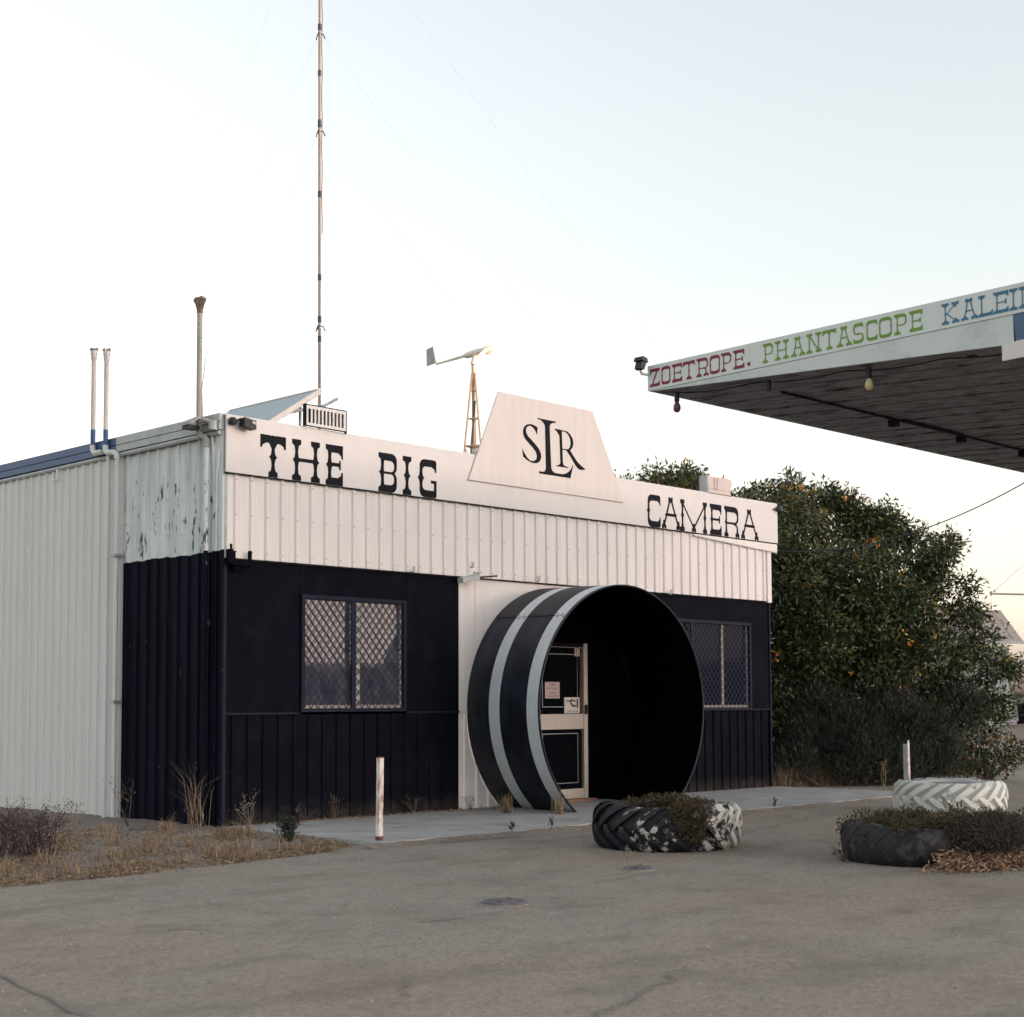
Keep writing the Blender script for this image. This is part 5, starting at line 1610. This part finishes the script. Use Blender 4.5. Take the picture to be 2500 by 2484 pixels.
# loose stones on the forecourt edge and verge
n_ = 12000
x = np.concatenate([rng.uniform(-9, -.2, n_ // 2), rng.uniform(-9, 12, n_ // 2)])
y = np.concatenate([np.interp(x[:n_ // 2], ex, ey) + rng.random(n_ // 2) * 2.6 - .15, -3.0 - rng.random(n_ // 2) ** 1.5 * 8])
z = np.where((x < -.05) & (y > np.interp(x, ex, ey)), verge_z(x, y), GZ + .006 * wob(x, y, .5))
r = rng.uniform(.003, .011, n_)
a = rng.uniform(0, 2 * PI, n_)
V = []
for k in range(4):
    V.append(np.stack([x + r * np.cos(a + k * PI / 2), y + r * np.sin(a + k * PI / 2), z - .001], 1))
for k in range(4):
    V.append(np.stack([x + .55 * r * np.cos(a + k * PI / 2 + .4), y + .55 * r * np.sin(a + k * PI / 2 + .4), z + r * .75], 1))
V = np.stack(V, 1).reshape(-1, 3)
b = np.arange(n_)[:, None] * 8
F = np.concatenate([b + [0, 1, 5, 4], b + [1, 2, 6, 5], b + [2, 3, 7, 6], b + [3, 0, 4, 7], b + [4, 5, 6, 7]])
tag(np_mesh('gravel', V, F, [mat('stone_grey', (.20, .19, .18), .9, .3, 30), mat('stone_pale', (.32, .29, .26), .9, .3, 30)], np.tile((rng.random(n_) < .3).astype(int), 5)), kind='stuff')

# single weeds
def tuft(name, loc, n, H, sp, cols, pr, label, cat='weed', lean=(.15, .7), W=.007, group=None, heads=False):
    P = np.array(loc) + np.stack([rng.normal(size=n) * sp, rng.normal(size=n) * sp, np.zeros(n)], 1)
    t_ = thing(name, loc, label, cat, group)
    h = rng.uniform(.35, 1.0, n) * H
    blades('blades', P, h, rng.uniform(*lean, n), W, cols, rng.choice(len(cols), n, p=pr), t_)
    return t_
def twiggy(name, loc, n, H, spread, m, label, leafs=None, lm=None, cat='weed', group=None, lsize=(.02, .04), base=0.):
    t_ = thing(name, loc, label, cat, group)
    mb = MB()
    tips = []
    for i in range(n):
        a = random.uniform(0, 2 * PI)
        r = spread * random.uniform(.3, 1)
        h = H * random.uniform(.5, 1)
        e = (loc[0] + r * math.cos(a), loc[1] + r * math.sin(a), loc[2] + h)
        m_ = (loc[0] + r * .35 * math.cos(a), loc[1] + r * .35 * math.sin(a), loc[2] + h * .55)
        b0 = (loc[0] + base * r * math.cos(a) * random.random(), loc[1] + base * r * math.sin(a) * random.random(), loc[2])
        m_ = (b0[0] * .6 + e[0] * .4, b0[1] * .6 + e[1] * .4, m_[2])
        m_ = tuple(c_ + random.gauss(0, .06) * H for c_ in m_)
        mb.tube([b0, m_, e], [.0045, .0032, .0014], 4)
        for q in range(3):
            f = random.uniform(.35, .95)
            s_ = Vector(m_).lerp(Vector(e), f)
            t2 = s_ + Vector((random.gauss(0, .3), random.gauss(0, .3), random.uniform(.1, .5))) * H * .28
            mb.tube([tuple(s_), tuple(t2)], [.003, .0015], 3)
            tips += [t2, s_, Vector(b0).lerp(Vector(m_), random.uniform(.2, 1))] if base else [t2, s_]
        tips.append(Vector(e))
    mb.build('stems', m, t_)
    if leafs:
        T = np.array([tuple(q) for q in tips])
        idx = rng.integers(0, len(T), leafs)
        P = T[idx] + rng.normal(size=(leafs, 3)) * H * .07
        P[:, 2] = np.maximum(P[:, 2], loc[2] + .01)
        leaves('leaves', P, rng.normal(size=(leafs, 3)) + [0, 0, .3], rng.uniform(*lsize, leafs), rng.uniform(lsize[0] * .4, lsize[1] * .45, leafs), lm, rng.choice(len(lm), leafs), t_)
    return t_
def vz(x, y):
    return float(verge_z(np.array([x]), np.array([y]))[0]) - .005
for (x, y, n, h, s_, lb) in ((-3.75, -1.75, 95, .50, .46, 'reddish dry bushy weed by the white side wall, at the left edge'), (-3.15, -1.45, 80, .44, .36, 'smaller reddish dry weed just right of the one at the left edge')):
    twiggy('red_weed', (x, y, vz(x, y)), n, h, s_, REDW[1], lb, 2600, REDW, 'weed', 'reddish weeds on the left verge', (.014, .034), .9)
for (x, y, h, lb) in ((-3.3, .35, .42, 'thin dry weed by the white side wall, just behind the reddish weeds'), (-2.5, .75, .5, 'tallest thin dry weed against the middle of the white side wall'), (-2.1, .95, .4, 'thin dry weed right of the tallest one by the white wall'), (-1.55, .55, .36, 'thin dry weed at the foot of the white wall pipes')):
    twiggy('dry_weed', (x, y, vz(x, y)), 9, h, .16, DRY[1], lb, 22, [REDW[1], DRY[1]], 'weed', 'thin weeds along the white side wall')
tuft('tall_grass', (-.30, .02, vz(-.3, .02)), 40, .95, .05, DRY, [.4, .25, .2, .15], 'tall dry grass clump against the navy side wall near the corner', 'grass clump', (.1, .75), .006)
twiggy('dry_weed', (-.75, .75, vz(-.75, .75)), 6, .55, .25, DRY[2], 'thin dry stalks left of the tall grass clump by the navy wall', 14, [DRY[1], DRY[2]])
twiggy('dry_weed', (-.06, -.65, vz(-.06, -.65)), 9, .50, .16, DRY[1], 'dry twiggy weed at the corner where the concrete path begins', 40, [DRY[1], DRY[0]])
twiggy('green_weed', (-.63, -2.1, vz(-.63, -2.1)), 30, .26, .11, SHRUB[0], 'small dark green weed at the edge of the path', 520, SHRUB[:2], 'weed', None, (.025, .05), .8)
TUFTS = [(-4.3, -2.75), (-3.9, -2.45), (-3.55, -2.9), (-3.1, -2.85), (-2.75, -2.2), (-2.15, -1.9), (-2.6, -1.2), (-1.5, -1.7), (-.95, -1.45), (-.5, -1.3), (-1.05, -2.55), (-2.0, -1.0), (-4.6, -1.0), (-2.25, -.5), (-.75, -.05), (-1.3, .3), (-3.4, -2.2), (-1.9, -2.9), (-1.55, -2.85), (-.3, -.9), (-2.9, -.2)]
P, HH = [], []
for q, (x, y) in enumerate(TUFTS):
    P.append(np.array((x, y, vz(x, y))) + np.stack([rng.normal(size=70) * .065, rng.normal(size=70) * .065, np.zeros(70)], 1))
    HH.append(rng.uniform(.04, .15 + .06 * (q % 3), 70))
P, HH = np.concatenate(P), np.concatenate(HH)
tag(blades('dry_grass', P, HH, rng.uniform(.3, 1.4, len(P)), .0065, DRY, rng.choice(4, len(P), p=[.4, .2, .1, .3])), kind='stuff')
for i, (x, y, n, h, lb) in enumerate(((-.87, -2.72, 60, .17, 'straw tuft at the verge tip below the green weed'), (-1.83, -2.55, 70, .20, 'largest straw tuft on the kerb line of the left verge'), (-2.35, -2.75, 50, .15, 'straw tuft on the verge edge left of the largest tuft'), (-1.72, -.30, 60, .20, 'straw tuft near the white wall pipes'), (-1.0, -.5, 50, .17, 'straw tuft in front of the tall grass clump'), (-1.35, -2.35, 40, .13, 'straw tuft between the largest tuft and the green weed'))):
    tuft('straw_tuft', (x, y, vz(x, y)), n, h, .06, DRY, [.4, .2, .1, .3], lb, 'grass tuft', (.2, 1.0), .006, 'straw tufts on the left verge')
for (x, y, n, h, lb) in ((3.78, -.95, 70, .30, 'straw tuft by the left foot of the lens tube'), (4.1, -1.56, 60, .36, 'taller yellow straw tuft in front of the lens rim')):
    tuft('straw_tuft', (x, y, 0), n, h, .035, DRY, [.35, .15, .1, .4], lb, 'grass tuft', (.05, .45), .008, 'straw tufts at the lens foot')
for (x, y, n, h, lb) in ((1.15, -.10, 6, .20, 'dry twig weed at the wall foot right of the bollard'), (1.62, -.10, 7, .30, 'taller dry twig weed at the wall foot under the left window'), (2.95, -.10, 6, .26, 'dry twig weed at the wall foot near the white ribbed panel'), (3.95, -.12, 6, .26, 'dry weed against the white ribbed panel')):
    twiggy('dry_weed', (x, y, 0), n, h, .15, DRY[2], lb, 26, [DRY[1], DRY[2]], 'weed', 'dry weeds along the shop wall', (.015, .03), .4)
n_ = 700
x = rng.uniform(.4, 4.6, n_)
P = np.stack([x, -.05 - np.abs(rng.normal(size=n_)) * (.05 + .12 * (x > 3.4)), np.full(n_, .004) + .01 * rng.random(n_)], 1)
tag(leaves('leaf_litter', P, np.stack([rng.normal(size=n_), rng.normal(size=n_), .2 * rng.normal(size=n_)], 1), rng.uniform(.02, .06, n_), rng.uniform(.008, .02, n_), LITTER + [DRY[1]], rng.choice(4, n_)), kind='stuff')
for (x, y, h, lb) in ((1.85, -2.93, .13, 'single green sprout at the path edge nearer the bollard'), (2.5, -2.93, .15, 'single green sprout at the path edge nearer the black tyre'), (6.95, -2.95, .15, 'green sprout at the path edge right of the black tyre')):
    t_ = thing('green_sprout', (x, y, GZ), lb, 'weed', 'green sprouts at the path edge')
    mb = MB().tube([(x, y, GZ), (x + .005, y, GZ + h * .5)], .004, 4)
    mb.build('stem', SHRUB[0], t_)
    q = rng.uniform(.35, 1, 26)
    P = np.stack([x + .01 * rng.normal(size=26), y + .01 * rng.normal(size=26), GZ + h * q], 1)
    leaves('leaves', P, np.stack([rng.normal(size=26) * .4, rng.normal(size=26) * .4, np.ones(26)], 1), .05, .016, [LEAF[0], SHRUB[0]], rng.choice(2, 26), t_)

# succulents and dead runners in and over the planters
def mound(cs, per):
    P, D = clump_points(cs, per, .4)
    return P, D
c = (2.004, -5.003)
cs = [(c[0] + a_, c[1] + b_, z_, r_q) for a_, b_, z_, r_q in ((-.35, -.10, .37, .15), (-.2, -.3, .37, .15), (-.32, -.30, .38, .15), (-.05, -.15, .35, .16), (-.45, -.22, .38, .12), (-.5, .05, .37, .11), (-.1, -.42, .37, .13), (.0, -.5, .36, .11),
      (-.40, -.52, .36, .13), (-.46, -.57, .27, .12), (-.36, -.63, .22, .12), (-.42, -.62, .15, .11), (-.32, -.64, .30, .13), (-.48, -.50, .31, .12), (-.27, -.66, .24, .10), (-.38, -.66, .12, .09))]
pb = thing('succulent', (c[0], c[1], .30), 'brown creeping succulent spilling out of the black tyre planter', 'plant')
P, D = mound(cs, 34000)
n_ = len(P)
leaves('leaves', P, D + [0, 0, .5] + rng.normal(size=P.shape) * .5, rng.uniform(.02, .042, n_), rng.uniform(.009, .017, n_), SUCC, rng.choice(4, n_, p=[.45, .25, .15, .15]), pb)
c = (2.465, -7.593)
cs = []
for k in range(26):
    a = math.radians(-175 + k * 13.5)
    rr_ = .50 + .16 * math.sin(k * 2.1)
    cs.append((c[0] + rr_ * math.cos(a), c[1] + rr_ * math.sin(a), .25 + .04 * math.sin(k * 1.7), .12))
for k in range(7):
    cs.append((c[0] + random.uniform(-.35, .35), c[1] + random.uniform(-.35, .35), .27, .15))
lowc = []
for k in range(22):
    a = math.radians(-150 + k * 6.5)
    lowc.append((c[0] + .70 * math.cos(a), c[1] + .70 * math.sin(a), .27 - .012 * (k % 7), .14))
    lowc.append((c[0] + .80 * math.cos(a), c[1] + .80 * math.sin(a), .14 + .03 * (k % 3), .15))
sidec = [(c[0] + .85 + .16 * k, c[1] - .12 - .10 * (k % 3), .12 + .05 * (k % 2), .20) for k in range(6)] + [(c[0] + .8, c[1] - .35, .2, .2), (c[0] + 1.0, c[1] - .5, .15, .2), (c[0] + .75, c[1], .28, .18)]
for k in range(16):
    a = math.radians(-122 + k * 6)
    lowc.append((c[0] + .66 * math.cos(a), c[1] + .66 * math.sin(a), .30 - .02 * (k % 3), .15))
    lowc.append((c[0] + .84 * math.cos(a), c[1] + .84 * math.sin(a), .24, .14))
lowc = [q for q in lowc if q[0] > c[0] - .42 or q[1] < c[1] - .74]
pd = thing('succulent', (c[0], c[1], .30), 'dark brown creeper smothering the dull black tyre planter at the right', 'plant')
P, D = mound(cs, 20000)
n_ = len(P)
leaves('leaves', P, D + [0, 0, .6] + rng.normal(size=P.shape) * .5, rng.uniform(.022, .05, n_), rng.uniform(.009, .018, n_), SUCC, rng.choice(4, n_, p=[.45, .27, .08, .2]), pd)
P, D = mound(lowc, 17000)
k_ = P[:, 2] > GZ + .02
P, D = P[k_], D[k_]
n_ = len(P)
leaves('dead_runners', P, D * .6 + [0, 0, -.5] + rng.normal(size=P.shape) * .6, rng.uniform(.025, .06, n_), rng.uniform(.005, .011, n_), [SUCC[3], SUCC[0], REDW[1]], rng.choice(3, n_, p=[.6, .25, .15]), pd)
P, D = mound(sidec, 15000)
k_ = P[:, 2] > GZ + .01
P, D = P[k_], D[k_]
n_ = len(P)
leaves('side_growth', P, D + [0, 0, .7] + rng.normal(size=P.shape) * .5, rng.uniform(.025, .055, n_), rng.uniform(.010, .019, n_), SUCC[:2] + [LEAF[0]], rng.choice(3, n_), pd)
mb = MB()
for k in range(3):
    p0 = Vector((c[0] - .35 + .12 * k, c[1] - .68, .26 - .05 * k))
    mb.tube([tuple(p0), tuple(p0 + Vector((.10, -.10, -.05))), tuple(p0 + Vector((.2, -.16, -.02 + .05 * k)))], [.008, .006, .003], 5)
mb.build('dead_stems', M_twig, pd)
n_ = 5200
a = np.radians(rng.uniform(-160, -35, n_))
rr_ = .74 + np.abs(rng.normal(size=n_)) * .16
x, y = c[0] + rr_ * np.cos(a), c[1] + rr_ * np.sin(a)
k_ = (y < c[1] - .25 - .3 * (x < c[0] - .3))
x, y, rr_ = x[k_], y[k_], rr_[k_]
n_ = len(x)
z = GZ + .008 + np.clip(.17 - (rr_ - .74) * .42, 0, .17) * rng.random(n_)
tag(leaves('leaf_litter', np.stack([x, y, z], 1), rng.normal(size=(n_, 3)) * [1, 1, .45], rng.uniform(.03, .095, n_), rng.uniform(.008, .022, n_), LITTER, rng.choice(3, n_, p=[.45, .3, .25])), kind='stuff')
n_ = 420
x = c[0] + .5 + rng.exponential(.5, n_)
y = c[1] - .82 - .22 * (x - c[0]) * .4 + rng.normal(size=n_) * .08
tag(leaves('leaf_litter', np.stack([x, y, np.full(n_, GZ + .01) + .02 * rng.random(n_)], 1), rng.normal(size=(n_, 3)) * [1, 1, .3], rng.uniform(.03, .08, n_), rng.uniform(.008, .02, n_), LITTER, rng.choice(3, n_)), kind='stuff')
# small clump at the left foot of that planter, litter by the cover
twiggy('dry_weed', (c[0] - .62, c[1] + .42, GZ), 14, .16, .12, DRY[2], 'small dark weed at the left foot of the dull black tyre', 70, [SUCC[0], SUCC[3]])
twiggy('dry_weed', (.16, -6.02, GZ), 4, .16, .05, DRY[0], 'single dry stalk behind the smaller iron cover', 6, [DRY[0]])
twiggy('dry_weed', (11.6, -1.9, GZ), 5, .62, .07, DRY[0], 'pale dead stalk right of the stake behind the white tyre', 10, [DRY[0]])

# ------------------------------------------------------------------ far trees
def far_tree(loc, h, wd, label):
    t_ = thing('distant_tree', (loc[0], loc[1], 0), label, 'tree')
    MB().tube([(loc[0], loc[1], -.1), (loc[0], loc[1], h * .5)], [h * .03, h * .02], 6).build('trunk', M_bark, t_)
    cs_ = [(loc[0] + random.uniform(-.5, .5) * wd, loc[1] + random.uniform(-.5, .5) * wd, h * random.uniform(.45, .85), h * .22) for _ in range(9)]
    P, D = clump_points(cs_, 340 / (h * h) * 9, .4)
    leaves('crown', P, D + rng.normal(size=P.shape), h * .07, h * .03, LEAF[:3], rng.choice(3, len(P)), t_)
far_tree((276, 121), 4.6, 5, 'small dark tree on the horizon right of the far shed')
# wood on the skyline behind the camera (throws the evening shadow over the place, mirrored in the windows)
TL = 470.0
cs_ = []
for k in range(820):
    az = math.radians(100 + 115 * (k % 410) / 409 + random.uniform(-.2, .2))
    dd = TL + (18 if k >= 410 else 0) + random.uniform(-6, 6)
    h = 14.6 + .5 * math.sin(az * 21) + .5 * math.sin(az * 53 + 1) + random.uniform(-.4, .7)
    cs_.append((dd * math.sin(az), dd * math.cos(az), h))
mb = MB()
base = [(r, z) for r, z in ((.55, .0), (.9, .25), (1.0, .5), (.95, .75), (.72, .93), (.0, 1.0))]
for x, y, h in cs_:
    wd = random.uniform(3.0, 4.6)
    n0 = len(mb.v)
    mb.lathe([(r * wd * random.uniform(.85, 1.1), z * h) for r, z in base], (x, y, -.1), 9)
    mb.v[n0:] = [(a + random.gauss(0, .35), b + random.gauss(0, .35), q + random.gauss(0, .3)) for a, b, q in mb.v[n0:]]
tag(mb.build('treeline', LEAF[0]), kind='stuff')
